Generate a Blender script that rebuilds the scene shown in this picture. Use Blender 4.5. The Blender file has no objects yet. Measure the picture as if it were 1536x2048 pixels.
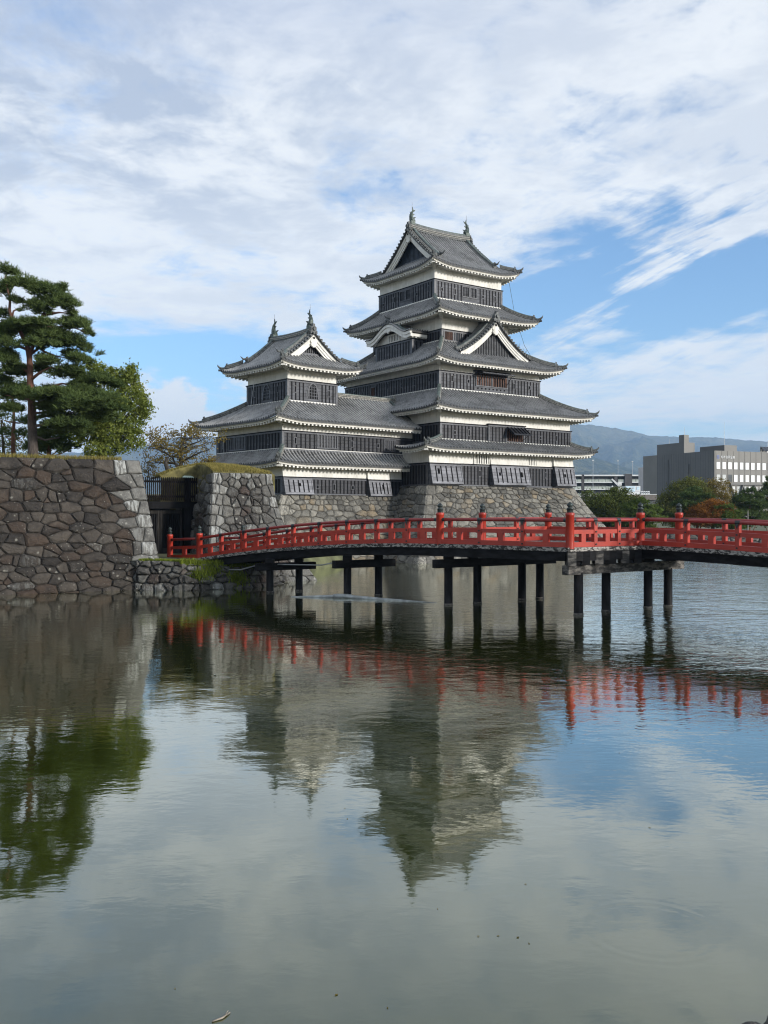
import bpy, math, random
import numpy as np
from mathutils import Vector, Matrix, noise as mnoise

SC = bpy.context.scene
RAD = math.radians
F_PX, CAM_H = 1870.0, 4.0

# ------------------------------------------------------------------ camera
cam_d = bpy.data.cameras.new('camera')
cam_d.sensor_fit = 'VERTICAL'; cam_d.sensor_height = 36.0
cam_d.lens = 36.0 * F_PX / 2048.0
cam_d.clip_start = 0.1; cam_d.clip_end = 30000.0
cam = bpy.data.objects.new('camera', cam_d); SC.collection.objects.link(cam)
cam.location = (0, 0, CAM_H); cam.rotation_euler = (RAD(90), 0, 0)
SC.camera = cam

# ------------------------------------------------------------------ light
SUN_EL, SUN_AZ = 13.0, 122.0          # azimuth clockwise from +Y (view direction)
SC.view_settings.view_transform = 'Standard'; SC.view_settings.look = 'None'
SC.view_settings.gamma = 1.0; SC.view_settings.exposure = 0.0
sun_d = bpy.data.lights.new('sun', 'SUN'); sun_d.energy = 4.1; sun_d.angle = RAD(7.0)
sun_d.color = (1.0, 0.955, 0.89)
sun = bpy.data.objects.new('sun', sun_d); SC.collection.objects.link(sun)
sdir = Vector((math.sin(RAD(SUN_AZ)) * math.cos(RAD(SUN_EL)), math.cos(RAD(SUN_AZ)) * math.cos(RAD(SUN_EL)), math.sin(RAD(SUN_EL))))
sun.rotation_euler = sdir.to_track_quat('Z', 'Y').to_euler()

SC.render.engine = 'CYCLES'
SC.cycles.max_bounces = 6; SC.cycles.diffuse_bounces = 3; SC.cycles.glossy_bounces = 3
SC.cycles.transmission_bounces = 3; SC.cycles.volume_bounces = 1; SC.cycles.transparent_max_bounces = 6
SC.cycles.use_denoising = True
SC.cycles.denoising_prefilter = 'ACCURATE'
SC.cycles.pixel_filter_type = 'BLACKMAN_HARRIS'; SC.cycles.filter_width = 1.15
SC.cycles.caustics_reflective = False; SC.cycles.caustics_refractive = False

# ------------------------------------------------------------------ node helpers
class NT:
    def __init__(s, nt): s.nt = nt
    def n(s, typ, **kw):
        nd = s.nt.nodes.new(typ)
        for k, val in kw.items():
            if k.startswith('i_'):
                key = k[2:]
                key = int(key) if key.isdigit() else key.replace('_', ' ')
                s.set(nd.inputs[key], val)
            else: setattr(nd, k, val)
        return nd
    def set(s, inp, val):
        if isinstance(val, bpy.types.NodeSocket): s.nt.links.new(val, inp)
        else:
            if isinstance(val, (tuple, list)) and len(val) == 3 and inp.type == 'RGBA': val = (*val, 1)
            inp.default_value = val
    def m(s, op, a, b=0.0, c=None, clamp=False):
        nd = s.nt.nodes.new('ShaderNodeMath'); nd.operation = op; nd.use_clamp = clamp
        s.set(nd.inputs[0], a); s.set(nd.inputs[1], b)
        if c is not None: s.set(nd.inputs[2], c)
        return nd.outputs[0]
    def mix(s, f, a, b, typ='MIX'):
        nd = s.nt.nodes.new('ShaderNodeMix'); nd.data_type = 'RGBA'; nd.blend_type = typ
        s.set(nd.inputs[0], f); s.set(nd.inputs[6], a); s.set(nd.inputs[7], b)
        return nd.outputs[2]
    def ramp(s, f, p0, p1, v0=0.0, v1=1.0):
        nd = s.nt.nodes.new('ShaderNodeMapRange'); nd.interpolation_type = 'SMOOTHSTEP'
        s.set(nd.inputs[0], f); s.set(nd.inputs[1], p0); s.set(nd.inputs[2], p1); s.set(nd.inputs[3], v0); s.set(nd.inputs[4], v1)
        return nd.outputs[0]
    def noise(s, vec, scale, detail=3.0, rough=0.55, dist=0.0):
        nd = s.nt.nodes.new('ShaderNodeTexNoise'); s.set(nd.inputs['Vector'], vec)
        s.set(nd.inputs['Scale'], scale); nd.inputs['Detail'].default_value = detail
        nd.inputs['Roughness'].default_value = rough; nd.inputs['Distortion'].default_value = dist
        return nd.outputs[0]
    def voro(s, vec, scale, feat='F1', out=0):
        nd = s.nt.nodes.new('ShaderNodeTexVoronoi'); nd.feature = feat; s.set(nd.inputs['Vector'], vec)
        s.set(nd.inputs['Scale'], scale); return nd.outputs[out]
    def scale(s, vec, v):
        nd = s.nt.nodes.new('ShaderNodeVectorMath'); nd.operation = 'MULTIPLY'
        s.set(nd.inputs[0], vec); nd.inputs[1].default_value = v; return nd.outputs[0]
    def bump(s, h, strength=0.5, dist=0.02, nrm=None):
        nd = s.nt.nodes.new('ShaderNodeBump'); s.set(nd.inputs['Height'], h)
        nd.inputs['Strength'].default_value = strength; nd.inputs['Distance'].default_value = dist
        if nrm is not None: s.set(nd.inputs['Normal'], nrm)
        return nd.outputs[0]
    def obj(s): return s.n('ShaderNodeTexCoord').outputs['Object']
    def pos(s): return s.n('ShaderNodeNewGeometry').outputs['Position']
    def attr(s, name='tone'):
        nd = s.n('ShaderNodeAttribute'); nd.attribute_name = name; return nd.outputs['Color']
    def sep(s, v):
        nd = s.n('ShaderNodeSeparateXYZ'); s.set(nd.inputs[0], v); return nd.outputs

def new_mat(name):
    m = bpy.data.materials.new(name); m.use_nodes = True
    t = NT(m.node_tree); b = m.node_tree.nodes['Principled BSDF']
    return m, t, b

# ------------------------------------------------------------------ sky
def build_world():
    w = bpy.data.worlds.new('World'); SC.world = w; w.use_nodes = True
    t = NT(w.node_tree); bg = w.node_tree.nodes['Background']
    sky = t.n('ShaderNodeTexSky'); sky.sky_type = 'NISHITA'; sky.sun_disc = False
    sky.sun_elevation = RAD(SUN_EL); sky.sun_rotation = RAD(SUN_AZ)
    sky.altitude = 600; sky.air_density = 1.0; sky.dust_density = 0.3; sky.ozone_density = 4.0
    d = t.n('ShaderNodeTexCoord').outputs['Generated']
    x, y, z = t.sep(d)[:3]
    hyp = t.m('SQRT', t.m('ADD', t.m('MULTIPLY', x, x), t.m('MULTIPLY', y, y)))
    az = t.m('ARCTAN2', x, y)                       # radians, 0 = view direction
    el = t.m('DIVIDE', z, t.m('MAXIMUM', hyp, 0.02))  # tangent of elevation
    az = t.m('MULTIPLY', az, 1.0)
    def gauss(a0, e0, sa, se, rot=0.0):
        da = t.m('SUBTRACT', az, a0); de = t.m('SUBTRACT', el, e0)
        if rot:
            c, s_ = math.cos(rot), math.sin(rot)
            da2 = t.m('ADD', t.m('MULTIPLY', da, c), t.m('MULTIPLY', de, s_))
            de2 = t.m('SUBTRACT', t.m('MULTIPLY', de, c), t.m('MULTIPLY', da, s_))
            da, de = da2, de2
        q = t.m('ADD', t.m('POWER', t.m('ABSOLUTE', t.m('DIVIDE', da, sa)), 2.0), t.m('POWER', t.m('ABSOLUTE', t.m('DIVIDE', de, se)), 2.0))
        return t.m('EXPONENT', t.m('MULTIPLY', q, -1.0))
    zz = t.m('ADD', t.m('MAXIMUM', z, 0.0), 0.10)
    pv = t.n('ShaderNodeCombineXYZ'); t.set(pv.inputs[0], t.m('DIVIDE', x, zz)); t.set(pv.inputs[1], t.m('DIVIDE', y, zz))
    pv = pv.outputs[0]
    av = t.n('ShaderNodeCombineXYZ'); t.set(av.inputs[0], az); t.set(av.inputs[1], el); av = av.outputs[0]
    big = t.noise(pv, 0.9, 4.0, 0.5, 0.4)
    mid = t.noise(pv, 2.6, 7.0, 0.60, 0.45)
    fine = t.noise(pv, 7.5, 6.0, 0.62, 0.35)
    streak = t.noise(t.scale(av, (2.2, 13.0, 1)), 1.6, 6.0, 0.6, 0.4)
    cum = t.noise(t.scale(av, (1.0, 1.7, 1)), 11.0, 6.0, 0.55, 0.15)
    cov = t.m('ADD', t.m('MULTIPLY', t.m('SUBTRACT', mid, 0.5), 1.9), t.m('MULTIPLY', t.m('SUBTRACT', big, 0.5), 0.7))
    cov = t.m('ADD', cov, t.m('MULTIPLY', t.m('SUBTRACT', fine, 0.5), 1.15))
    cov = t.m('MULTIPLY', cov, t.ramp(el, 0.06, 0.30, 0.45, 1.0))
    cov = t.m('ADD', cov, 0.66)
    def add(v, k):
        nonlocal cov
        cov = t.m('ADD', cov, t.m('MULTIPLY', v, k))
    add(gauss(-0.22, 0.38, 0.42, 0.20), 0.40)       # the main white sheet left and centre
    add(gauss(0.26, 0.46, 0.34, 0.10), 0.22)
    add(gauss(0.36, 0.24, 0.15, 0.062, 0.10), -1.75)   # clear blue, right
    add(gauss(0.16, 0.20, 0.10, 0.055), -0.9)
    add(gauss(0.02, 0.32, 0.13, 0.035), -0.16)
    add(gauss(-0.21, 0.168, 0.12, 0.022), -1.10)     # clear band left of the keep
    add(gauss(0.15, 0.40, 0.20, 0.07), -0.16)
    add(gauss(-0.40, 0.48, 0.20, 0.08), -0.16)
    add(gauss(0.30, 0.09, 0.30, 0.05), -0.18)
    st = t.ramp(streak, 0.35, 0.65)
    ca, sa = math.cos(0.40), math.sin(0.40)                   # wind-drawn streaks slanting up to the right
    rv = t.n('ShaderNodeCombineXYZ'); t.set(rv.inputs[0], t.m('MULTIPLY', t.m('ADD', t.m('MULTIPLY', az, ca), t.m('MULTIPLY', el, sa)), 3.0)); t.set(rv.inputs[1], t.m('MULTIPLY', t.m('SUBTRACT', t.m('MULTIPLY', el, ca), t.m('MULTIPLY', az, sa)), 20.0))
    st2 = t.ramp(t.noise(rv.outputs[0], 2.0, 6.0, 0.58, 0.35), 0.32, 0.76)
    add(t.m('MULTIPLY', gauss(0.32, 0.252, 0.20, 0.034, 0.42), t.m('ADD', 0.50, t.m('MULTIPLY', st2, 0.75))), 1.36)
    add(t.m('MULTIPLY', gauss(0.33, 0.30, 0.22, 0.075, 0.3), st2), 0.75)
    add(t.m('MULTIPLY', gauss(0.36, 0.172, 0.20, 0.030, 0.22), t.m('ADD', 0.45, t.m('MULTIPLY', st2, 0.8))), 0.72)   # soft bands low right
    add(t.m('MULTIPLY', gauss(0.34, 0.115, 0.22, 0.025), st), 0.55)
    cm = t.m('MULTIPLY', t.ramp(cum, 0.42, 0.58), gauss(-0.20, 0.108, 0.10, 0.036))            # cumulus heads low left
    add(gauss(-0.20, 0.115, 0.11, 0.036), -0.62)
    add(cm, 1.7)
    add(gauss(-0.20, 0.085, 0.14, 0.03), 0.25)
    cover = t.ramp(cov, 0.16, 0.92)
    # cloud colour: thick parts are greyer underneath, thin parts white
    shade = t.ramp(t.m('ADD', t.m('MULTIPLY', t.noise(pv, 1.7, 6.0, 0.6, 0.5), 0.65), t.m('MULTIPLY', fine, 0.35)), 0.42, 0.60)
    shade = t.m('MULTIPLY', shade, t.m('ADD', 0.45, t.m('MULTIPLY', gauss(-0.32, 0.44, 0.30, 0.14), 0.75)), clamp=True)
    shade = t.m('MULTIPLY', shade, t.ramp(el, 0.10, 0.34, 0.25, 1.0))
    ccol = t.mix(shade, (8.3, 8.5, 8.6), (4.5, 5.1, 6.1))
    ccol = t.mix(t.m('MULTIPLY', gauss(-0.25, 0.58, 0.5, 0.10), 0.60), ccol, (3.9, 4.6, 6.2))
    ccol = t.mix(t.m('MULTIPLY', cm, 0.6), ccol, (9.0, 9.0, 8.9))
    skyc = t.mix(1.0, sky.outputs[0], (2.0, 1.97, 1.92), 'MULTIPLY')
    col = t.mix(t.m('MULTIPLY', cover, 0.93), skyc, ccol)
    t.set(bg.inputs[0], col); bg.inputs[1].default_value = 0.122
build_world()

# ------------------------------------------------------------------ materials
def mat_plaster(name='plaster', c0=(0.63, 0.615, 0.565), c1=(0.78, 0.765, 0.72)):
    m, t, b = new_mat(name); p = t.obj()
    n1 = t.noise(p, 0.9, 5.0, 0.6); n2 = t.noise(t.scale(p, (3.0, 3.0, 0.5)), 1.2, 5.0, 0.65)
    col = t.mix(t.ramp(n1, 0.3, 0.7), c0, c1)
    col = t.mix(t.m('MULTIPLY', t.ramp(n2, 0.50, 0.74), 0.5), col, (0.36, 0.345, 0.30))
    col = t.mix(t.m('MULTIPLY', t.ramp(t.noise(t.scale(p, (1.5, 1.5, 0.25)), 2.6, 5.0, 0.7), 0.58, 0.72), 0.4), col, (0.30, 0.29, 0.26))
    t.set(b.inputs['Base Color'], col); b.inputs['Roughness'].default_value = 0.85
    t.set(b.inputs['Normal'], t.bump(t.noise(p, 14, 4.0), 0.25, 0.02)); return m
def mat_board(name, base, rough, line=True):
    m, t, b = new_mat(name); p = t.obj(); x, y, z = t.sep(p)[:3]
    k = t.m('FRACT', t.m('MULTIPLY', z, 3.6)); row = t.m('FLOOR', t.m('MULTIPLY', z, 3.6))
    v = t.n('ShaderNodeCombineXYZ'); t.set(v.inputs[0], t.m('MULTIPLY', x, 0.45)); t.set(v.inputs[1], t.m('MULTIPLY', y, 0.45)); t.set(v.inputs[2], t.m('MULTIPLY', row, 3.7)); v = v.outputs[0]
    tone = t.noise(v, 1.3, 3.0, 0.7)
    grain = t.noise(t.scale(p, (1.2, 1.2, 30)), 2.0, 3.0)
    c = t.mix(t.ramp(tone, 0.3, 0.7), tuple(q * 0.55 for q in base), tuple(q * 1.55 for q in base))
    c = t.mix(t.m('MULTIPLY', t.ramp(grain, 0.45, 0.7), 0.4), c, tuple(q * 2.0 for q in base))
    if line: c = t.mix(t.ramp(k, 0.93, 0.97), c, tuple(q * 0.2 for q in base))
    t.set(b.inputs['Base Color'], c); b.inputs['Specular IOR Level'].default_value = 0.26
    t.set(b.inputs['Roughness'], t.m('ADD', rough, t.m('MULTIPLY', grain, 0.15)))
    t.set(b.inputs['Normal'], t.bump(t.m('ADD', grain, t.m('MULTIPLY', t.ramp(k, 0.9, 1.0), -1.5)), 0.35, 0.02)); return m
def mat_tile(name, base, spec=0.2):
    m, t, b = new_mat(name); p = t.obj(); x, y, z = t.sep(p)[:3]
    n1 = t.noise(p, 0.55, 4.0, 0.6); n2 = t.noise(p, 5.5, 3.0, 0.7); n3 = t.voro(p, 3.6, 'F1', 1)
    cs = t.m('FRACT', t.m('MULTIPLY', z, 7.5))
    c = t.mix(t.ramp(n1, 0.35, 0.65), tuple(q * 0.75 for q in base), tuple(q * 1.35 for q in base))
    c = t.mix(t.m('MULTIPLY', t.sep(n3)[0], 0.5), c, tuple(q * 1.9 for q in base))
    c = t.mix(t.m('MULTIPLY', t.ramp(n2, 0.56, 0.68), 0.7), c, (0.42, 0.41, 0.38))
    c = t.mix(t.m('MULTIPLY', t.ramp(n2, 0.40, 0.28), 0.6), c, (0.02, 0.02, 0.02))
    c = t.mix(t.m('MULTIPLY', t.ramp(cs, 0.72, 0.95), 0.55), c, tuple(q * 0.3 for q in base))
    t.set(b.inputs['Base Color'], c); b.inputs['Roughness'].default_value = 0.68
    b.inputs['Specular IOR Level'].default_value = spec
    t.set(b.inputs['Normal'], t.bump(t.m('ADD', n2, t.m('MULTIPLY', cs, -0.5)), 0.4, 0.03)); return m
def mat_plain(name, col, rough=0.6, var=0.3, scale=3.0, metal=0.0, bump=0.15, stretch=(1, 1, 1), dark=None):
    m, t, b = new_mat(name); p = t.scale(t.obj(), stretch)
    n = t.noise(p, scale, 5.0, 0.6)
    lo = dark or tuple(q * (1 - var) for q in col)
    t.set(b.inputs['Base Color'], t.mix(t.ramp(n, 0.35, 0.68), lo, tuple(min(1, q * (1 + var)) for q in col)))
    b.inputs['Roughness'].default_value = rough; b.inputs['Metallic'].default_value = metal
    if bump: t.set(b.inputs['Normal'], t.bump(n, bump, 0.03))
    if 'gate' in name or 'picket' in name or 'batten' in name or 'opening' in name or 'bridge' in name: b.inputs['Specular IOR Level'].default_value = 0.08
    return m
def mat_stone(name, lo, hi, rust, lich, lichen_amt, streak_col, dirt=0.0):
    m, t, b = new_mat(name); p = t.obj(); a = t.sep(t.attr('tone'))
    n1 = t.noise(p, 1.7, 5.0, 0.65); n2 = t.noise(p, 9.0, 4.0, 0.7); n3 = t.noise(t.scale(p, (4, 4, 0.6)), 2.0, 4.0, 0.6)
    vd = t.voro(p, 6.5); vd2 = t.voro(p, 2.8)
    c = t.mix(a[0], lo, hi)
    c = t.mix(t.m('MULTIPLY', t.ramp(a[1], 0.45, 0.8), 0.85), c, rust)
    c = t.mix(t.m('MULTIPLY', t.ramp(n1, 0.38, 0.66), 0.6), c, tuple(q * 0.55 for q in lo))
    c = t.mix(t.m('MULTIPLY', t.ramp(t.noise(p, 0.8, 4.0, 0.6), 0.50, 0.68), 0.35), c, tuple(min(1, q * 1.45) for q in hi))
    c = t.mix(t.m('MULTIPLY', t.ramp(n2, 0.5, 0.75), 0.35), c, tuple(min(1, q * 1.7) for q in hi))
    # pale vertical wash on some stones, lichen spots on others
    w = t.m('MULTIPLY', t.ramp(a[2], 0.70, 1.0), t.ramp(n3, 0.42, 0.62))
    c = t.mix(t.m('MULTIPLY', w, 0.85), c, streak_col)
    spots = t.m('MULTIPLY', t.ramp(t.m('ADD', vd, t.m('MULTIPLY', n2, 0.25)), 0.34, 0.22), t.ramp(t.m('ADD', n1, t.m('MULTIPLY', a[2], 0.35)), 0.62, 0.85))
    big = t.m('MULTIPLY', t.ramp(t.m('ADD', vd2, t.m('MULTIPLY', n2, 0.5)), 0.48, 0.36), t.ramp(a[1], 0.25, 0.05))
    c = t.mix(t.m('MULTIPLY', t.m('MAXIMUM', spots, t.m('MULTIPLY', big, 0.7)), lichen_amt), c, lich)
    t.set(b.inputs['Base Color'], c); b.inputs['Roughness'].default_value = 0.9
    h = t.m('ADD', t.m('MULTIPLY', n1, 1.2), t.m('MULTIPLY', n2, 0.5))
    h = t.m('ADD', h, t.m('MULTIPLY', t.noise(p, 24.0, 3.0, 0.6), 0.18))
    t.set(b.inputs['Normal'], t.bump(h, 0.8, 0.10)); return m
def mat_leaf(name, c0, c1, trans=0.3):
    m = bpy.data.materials.new(name); m.use_nodes = True; t = NT(m.node_tree)
    m.node_tree.nodes.remove(m.node_tree.nodes['Principled BSDF']); out = m.node_tree.nodes['Material Output']
    a = t.sep(t.attr('tone'))
    c = t.mix(a[0], c0, c1)
    d = t.n('ShaderNodeBsdfDiffuse'); t.set(d.inputs[0], c)
    tr = t.n('ShaderNodeBsdfTranslucent'); t.set(tr.inputs[0], t.mix(0.5, c, (c1[0] * 1.3, c1[1] * 1.3, c1[2] * 0.6)))
    mx = t.n('ShaderNodeMixShader'); mx.inputs[0].default_value = trans
    t.nt.links.new(d.outputs[0], mx.inputs[1]); t.nt.links.new(tr.outputs[0], mx.inputs[2]); t.nt.links.new(mx.outputs[0], out.inputs[0])
    return m

M = {}
M['plaster'] = mat_plaster()
M['soffit'] = mat_plain('soffit with painted shade', (0.085, 0.08, 0.072), 0.9, 0.3, 2)  # pale eave underside coloured dark to paint in the shade between rafters
M['eaveboard'] = mat_plaster('eave plaster', (0.56, 0.545, 0.49), (0.70, 0.68, 0.63))
M['board'] = mat_board('lacquered boards', (0.064, 0.067, 0.076), 0.42)
M['board_dark'] = mat_board('fresh black boards', (0.026, 0.027, 0.032), 0.36)
M['panel'] = mat_board('panel boards with painted sheen', (0.155, 0.157, 0.172), 0.36)  # base colour lightened to paint in sky sheen on the sloping panels
M['batten'] = mat_plain('black batten', (0.005, 0.005, 0.007), 0.45, 0.4, 4)
M['frame'] = mat_plain('grey black frame', (0.052, 0.055, 0.066), 0.4, 0.4, 4)
M['void'] = mat_plain('dark opening', (0.006, 0.006, 0.006), 0.9, 0.3, 3, bump=0)
M['redwood'] = mat_plain('red brown wood', (0.085, 0.034, 0.017), 0.7, 0.6, 5, stretch=(1, 1, 0.2))
M['tile'] = mat_tile('roof tile', (0.215, 0.213, 0.209))
M['tile_w'] = mat_tile('roof tile pale', (0.26, 0.257, 0.25))
M['valley'] = mat_tile('pan tile with shade and dirt', (0.032, 0.031, 0.030))  # same tile darkened: painted shade between the cover rows, plus some dirt
M['ridge'] = mat_plain('ridge tile', (0.085, 0.090, 0.088), 0.6, 0.55, 5)
M['ridge_top'] = mat_plain('ridge cap tile', (0.10, 0.125, 0.115), 0.6, 0.4, 5)
M['noshi'] = mat_plain('pale mortar tile', (0.26, 0.25, 0.22), 0.8, 0.5, 9)
M['eave'] = mat_plain('eave tile end', (0.035, 0.036, 0.037), 0.6, 0.6, 9)
M['gablegrey'] = mat_board('grey gable boards', (0.085, 0.088, 0.092), 0.6, False)
M['darkblue'] = mat_plain('dark gable boards', (0.018, 0.026, 0.040), 0.4, 0.5, 3)
M['bronze'] = mat_plain('green bronze', (0.055, 0.075, 0.065), 0.5, 0.5, 8, metal=0.2)
M['red'] = mat_plain('vermilion lacquer', (0.42, 0.036, 0.018), 0.38, 0.16, 1.6, bump=0.05)
M['red_rail'] = mat_plain('dull vermilion rail', (0.30, 0.026, 0.022), 0.34, 0.2, 1.6, bump=0.05)
def mat_red(name, base):
    m, t, b = new_mat(name); p = t.pos()
    n1 = t.noise(p, 0.7, 4.0, 0.6); n2 = t.noise(p, 9.0, 5.0, 0.7); n3 = t.noise(t.scale(p, (1, 1, 4)), 3.0, 4.0, 0.65)
    c = t.mix(t.ramp(n1, 0.32, 0.68), tuple(q * 0.80 for q in base), (min(1, base[0] * 1.08), base[1] * 1.25, base[2] * 1.2))
    c = t.mix(t.m('MULTIPLY', t.ramp(n3, 0.55, 0.75), 0.45), c, (base[0] * 0.45, base[1] * 0.6, base[2] * 0.6))
    c = t.mix(t.m('MULTIPLY', t.ramp(n2, 0.66, 0.74), 0.55), c, (0.055, 0.035, 0.03))
    t.set(b.inputs['Base Color'], c); t.set(b.inputs['Roughness'], t.m('ADD', 0.30, t.m('MULTIPLY', n3, 0.25))); t.set(b.inputs['Normal'], t.bump(n2, 0.12, 0.02)); return m
M['red'] = mat_red('weathered vermilion lacquer', (0.37, 0.028, 0.014)); M['red_rail'] = mat_red('weathered vermilion rail', (0.27, 0.020, 0.016))
M['finial'] = mat_plain('dark bronze finial', (0.030, 0.040, 0.038), 0.42, 0.5, 9, metal=0.35)
M['iron'] = mat_plain('black iron strap', (0.012, 0.015, 0.017), 0.4, 0.3, 6)
M['beam'] = mat_plain('dark bridge timber', (0.011, 0.011, 0.012), 0.62, 0.5, 1.5, stretch=(1, 1, 3), bump=0.4)
M['pile'] = mat_plain('black bridge pile', (0.015, 0.015, 0.016), 0.5, 0.5, 2.5, stretch=(1.5, 1.5, 0.4), bump=0.3)
M['stone_l'] = mat_stone('dark castle stone', (0.018, 0.0150, 0.0128), (0.074, 0.062, 0.050), (0.050, 0.032, 0.021), (0.30, 0.29, 0.25), 0.8, (0.17, 0.175, 0.165))
M['stone_m'] = mat_stone('grey castle stone', (0.045, 0.041, 0.037), (0.17, 0.165, 0.148), (0.050, 0.033, 0.026), (0.46, 0.45, 0.39), 0.8, (0.34, 0.35, 0.33))
M['stone_k'] = mat_stone('tan castle stone', (0.082, 0.079, 0.070), (0.235, 0.222, 0.190), (0.23, 0.18, 0.115), (0.46, 0.42, 0.32), 0.35, (0.38, 0.36, 0.31))
M['stone_q'] = mat_stone('pale corner stone', (0.060, 0.057, 0.052), (0.18, 0.175, 0.16), (0.060, 0.042, 0.034), (0.46, 0.45, 0.40), 0.6, (0.40, 0.41, 0.39))
M['gap'] = mat_plain('wall core', (0.016, 0.014, 0.012), 0.95, 0.5, 3)
M['gap_k'] = mat_plain('wall core tan', (0.045, 0.040, 0.032), 0.95, 0.5, 3)
M['grassbase'] = mat_plain('turf', (0.13, 0.115, 0.04), 0.95, 0.5, 2.0)
M['grass'] = mat_leaf('grass blades', (0.16, 0.15, 0.045), (0.34, 0.28, 0.10), 0.25)
M['moss'] = mat_leaf('green grass blades', (0.09, 0.13, 0.02), (0.22, 0.26, 0.04), 0.25)
M['pine'] = mat_leaf('pine needles', (0.036, 0.058, 0.022), (0.125, 0.168, 0.058), 0.25)
M['pine2'] = mat_leaf('far pine needles', (0.036, 0.062, 0.026), (0.115, 0.160, 0.055), 0.22)
M['pine3'] = mat_leaf('light pine needles', (0.055, 0.090, 0.022), (0.15, 0.20, 0.05), 0.22)
M['leafyg'] = mat_leaf('yellow green leaves', (0.085, 0.130, 0.028), (0.26, 0.295, 0.075), 0.38)
M['olive'] = mat_leaf('olive leaves', (0.060, 0.078, 0.024), (0.18, 0.185, 0.060), 0.3)
M['darkleaf'] = mat_leaf('dark green leaves', (0.034, 0.054, 0.018), (0.13, 0.150, 0.042), 0.25)
M['autumn'] = mat_leaf('autumn leaves', (0.13, 0.058, 0.016), (0.30, 0.13, 0.035), 0.3)
M['dryleaf'] = mat_leaf('dry olive leaves', (0.10, 0.085, 0.025), (0.24, 0.18, 0.055), 0.3)
M['bark_r'] = mat_plain('red pine bark', (0.15, 0.072, 0.042), 0.9, 0.5, 3.0, stretch=(2, 2, 0.6), bump=0.8)
M['bark_g'] = mat_plain('grey pine bark', (0.105, 0.080, 0.066), 0.9, 0.5, 3.0, stretch=(2, 2, 0.6), bump=0.9)
M['bark_d'] = mat_plain('dark bark', (0.045, 0.038, 0.030), 0.9, 0.5, 4.0, stretch=(2, 2, 0.6), bump=0.8)
M['gate'] = mat_plain('black gate timber', (0.006, 0.006, 0.007), 0.6, 0.5, 3, stretch=(2, 2, 0.4))
M['gate_f'] = mat_plain('grey gate timber', (0.030, 0.028, 0.026), 0.75, 0.4, 3, stretch=(2, 2, 0.4))
M['gate_s'] = mat_plain('picket timber', (0.009, 0.0075, 0.0075), 0.8, 0.6, 3, stretch=(2, 2, 0.4))
M['copper'] = mat_plain('verdigris cap', (0.42, 0.52, 0.46), 0.6, 0.2, 5)
M['concrete'] = mat_plain('pale concrete', (0.45, 0.43, 0.39), 0.85, 0.2, 3)
M['pipe'] = mat_plain('grey plastic pipe', (0.40, 0.42, 0.41), 0.5, 0.25, 3)
M['bankdark'] = mat_plain('grey cladding', (0.100, 0.098, 0.094), 0.55, 0.08, 0.2, bump=0)
M['bankstone'] = mat_plain('warm grey cladding', (0.17, 0.162, 0.145), 0.6, 0.08, 0.2, bump=0)
M['bankseam'] = mat_plain('cladding seam', (0.055, 0.053, 0.050), 0.7, 0.1, 1, bump=0)
M['winwhite'] = mat_plain('window with white blind', (0.78, 0.80, 0.80), 0.25, 0.05, 0.5, bump=0)
M['wingrey'] = mat_plain('window with grey blind', (0.46, 0.48, 0.47), 0.25, 0.05, 0.5, bump=0)
M['windark'] = mat_plain('dark window glass', (0.06, 0.068, 0.075), 0.12, 0.2, 0.5, bump=0)
M['white'] = mat_plain('white paint', (0.62, 0.63, 0.63), 0.6, 0.05, 1, bump=0)
M['pinkwall'] = mat_plain('pale wall', (0.50, 0.465, 0.455), 0.75, 0.06, 0.5, bump=0)
M['aptdark'] = mat_plain('dark apartment wall', (0.055, 0.052, 0.054), 0.6, 0.2, 0.5, bump=0)
M['rail'] = mat_plain('balcony glass', (0.42, 0.46, 0.41), 0.4, 0.15, 0.8, bump=0)
M['tan'] = mat_plain('tan parapet', (0.15, 0.13, 0.115), 0.8, 0.15, 0.5, bump=0)
M['metal'] = mat_plain('pale metal', (0.45, 0.46, 0.47), 0.4, 0.1, 2, metal=0.5, bump=0)
M['logo'] = mat_plain('blue emblem', (0.045, 0.085, 0.26), 0.4, 0.1, 2, bump=0)
M['sign'] = mat_plain('pale blue sign', (0.52, 0.66, 0.74), 0.5, 0.1, 0.6, bump=0)
M['solar'] = mat_plain('solar panel', (0.015, 0.018, 0.026), 0.2, 0.2, 1, bump=0)
M['path'] = mat_plain('pale gravel path', (0.36, 0.33, 0.27), 0.95, 0.2, 2)
M['ground'] = mat_plain('ground', (0.10, 0.105, 0.050), 0.95, 0.4, 0.6)
M['twig'] = mat_plain('wet twig', (0.30, 0.25, 0.19), 0.5, 0.4, 30)

def mat_forest():
    m, t, b = new_mat('forested slope'); p = t.pos()
    n1 = t.noise(p, 0.0017, 5.0, 0.6); n2 = t.noise(p, 0.015, 5.0, 0.65)
    c = t.mix(t.ramp(n1, 0.38, 0.62), (0.050, 0.066, 0.040), (0.15, 0.145, 0.085))
    c = t.mix(t.m('MULTIPLY', t.ramp(n2, 0.45, 0.66), 0.6), c, (0.20, 0.185, 0.09))
    t.set(b.inputs['Base Color'], c); b.inputs['Roughness'].default_value = 1.0; b.inputs['Specular IOR Level'].default_value = 0.0
    t.set(b.inputs['Normal'], t.bump(n2, 1.0, 50.0)); return m
M['forest'] = mat_forest()

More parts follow.
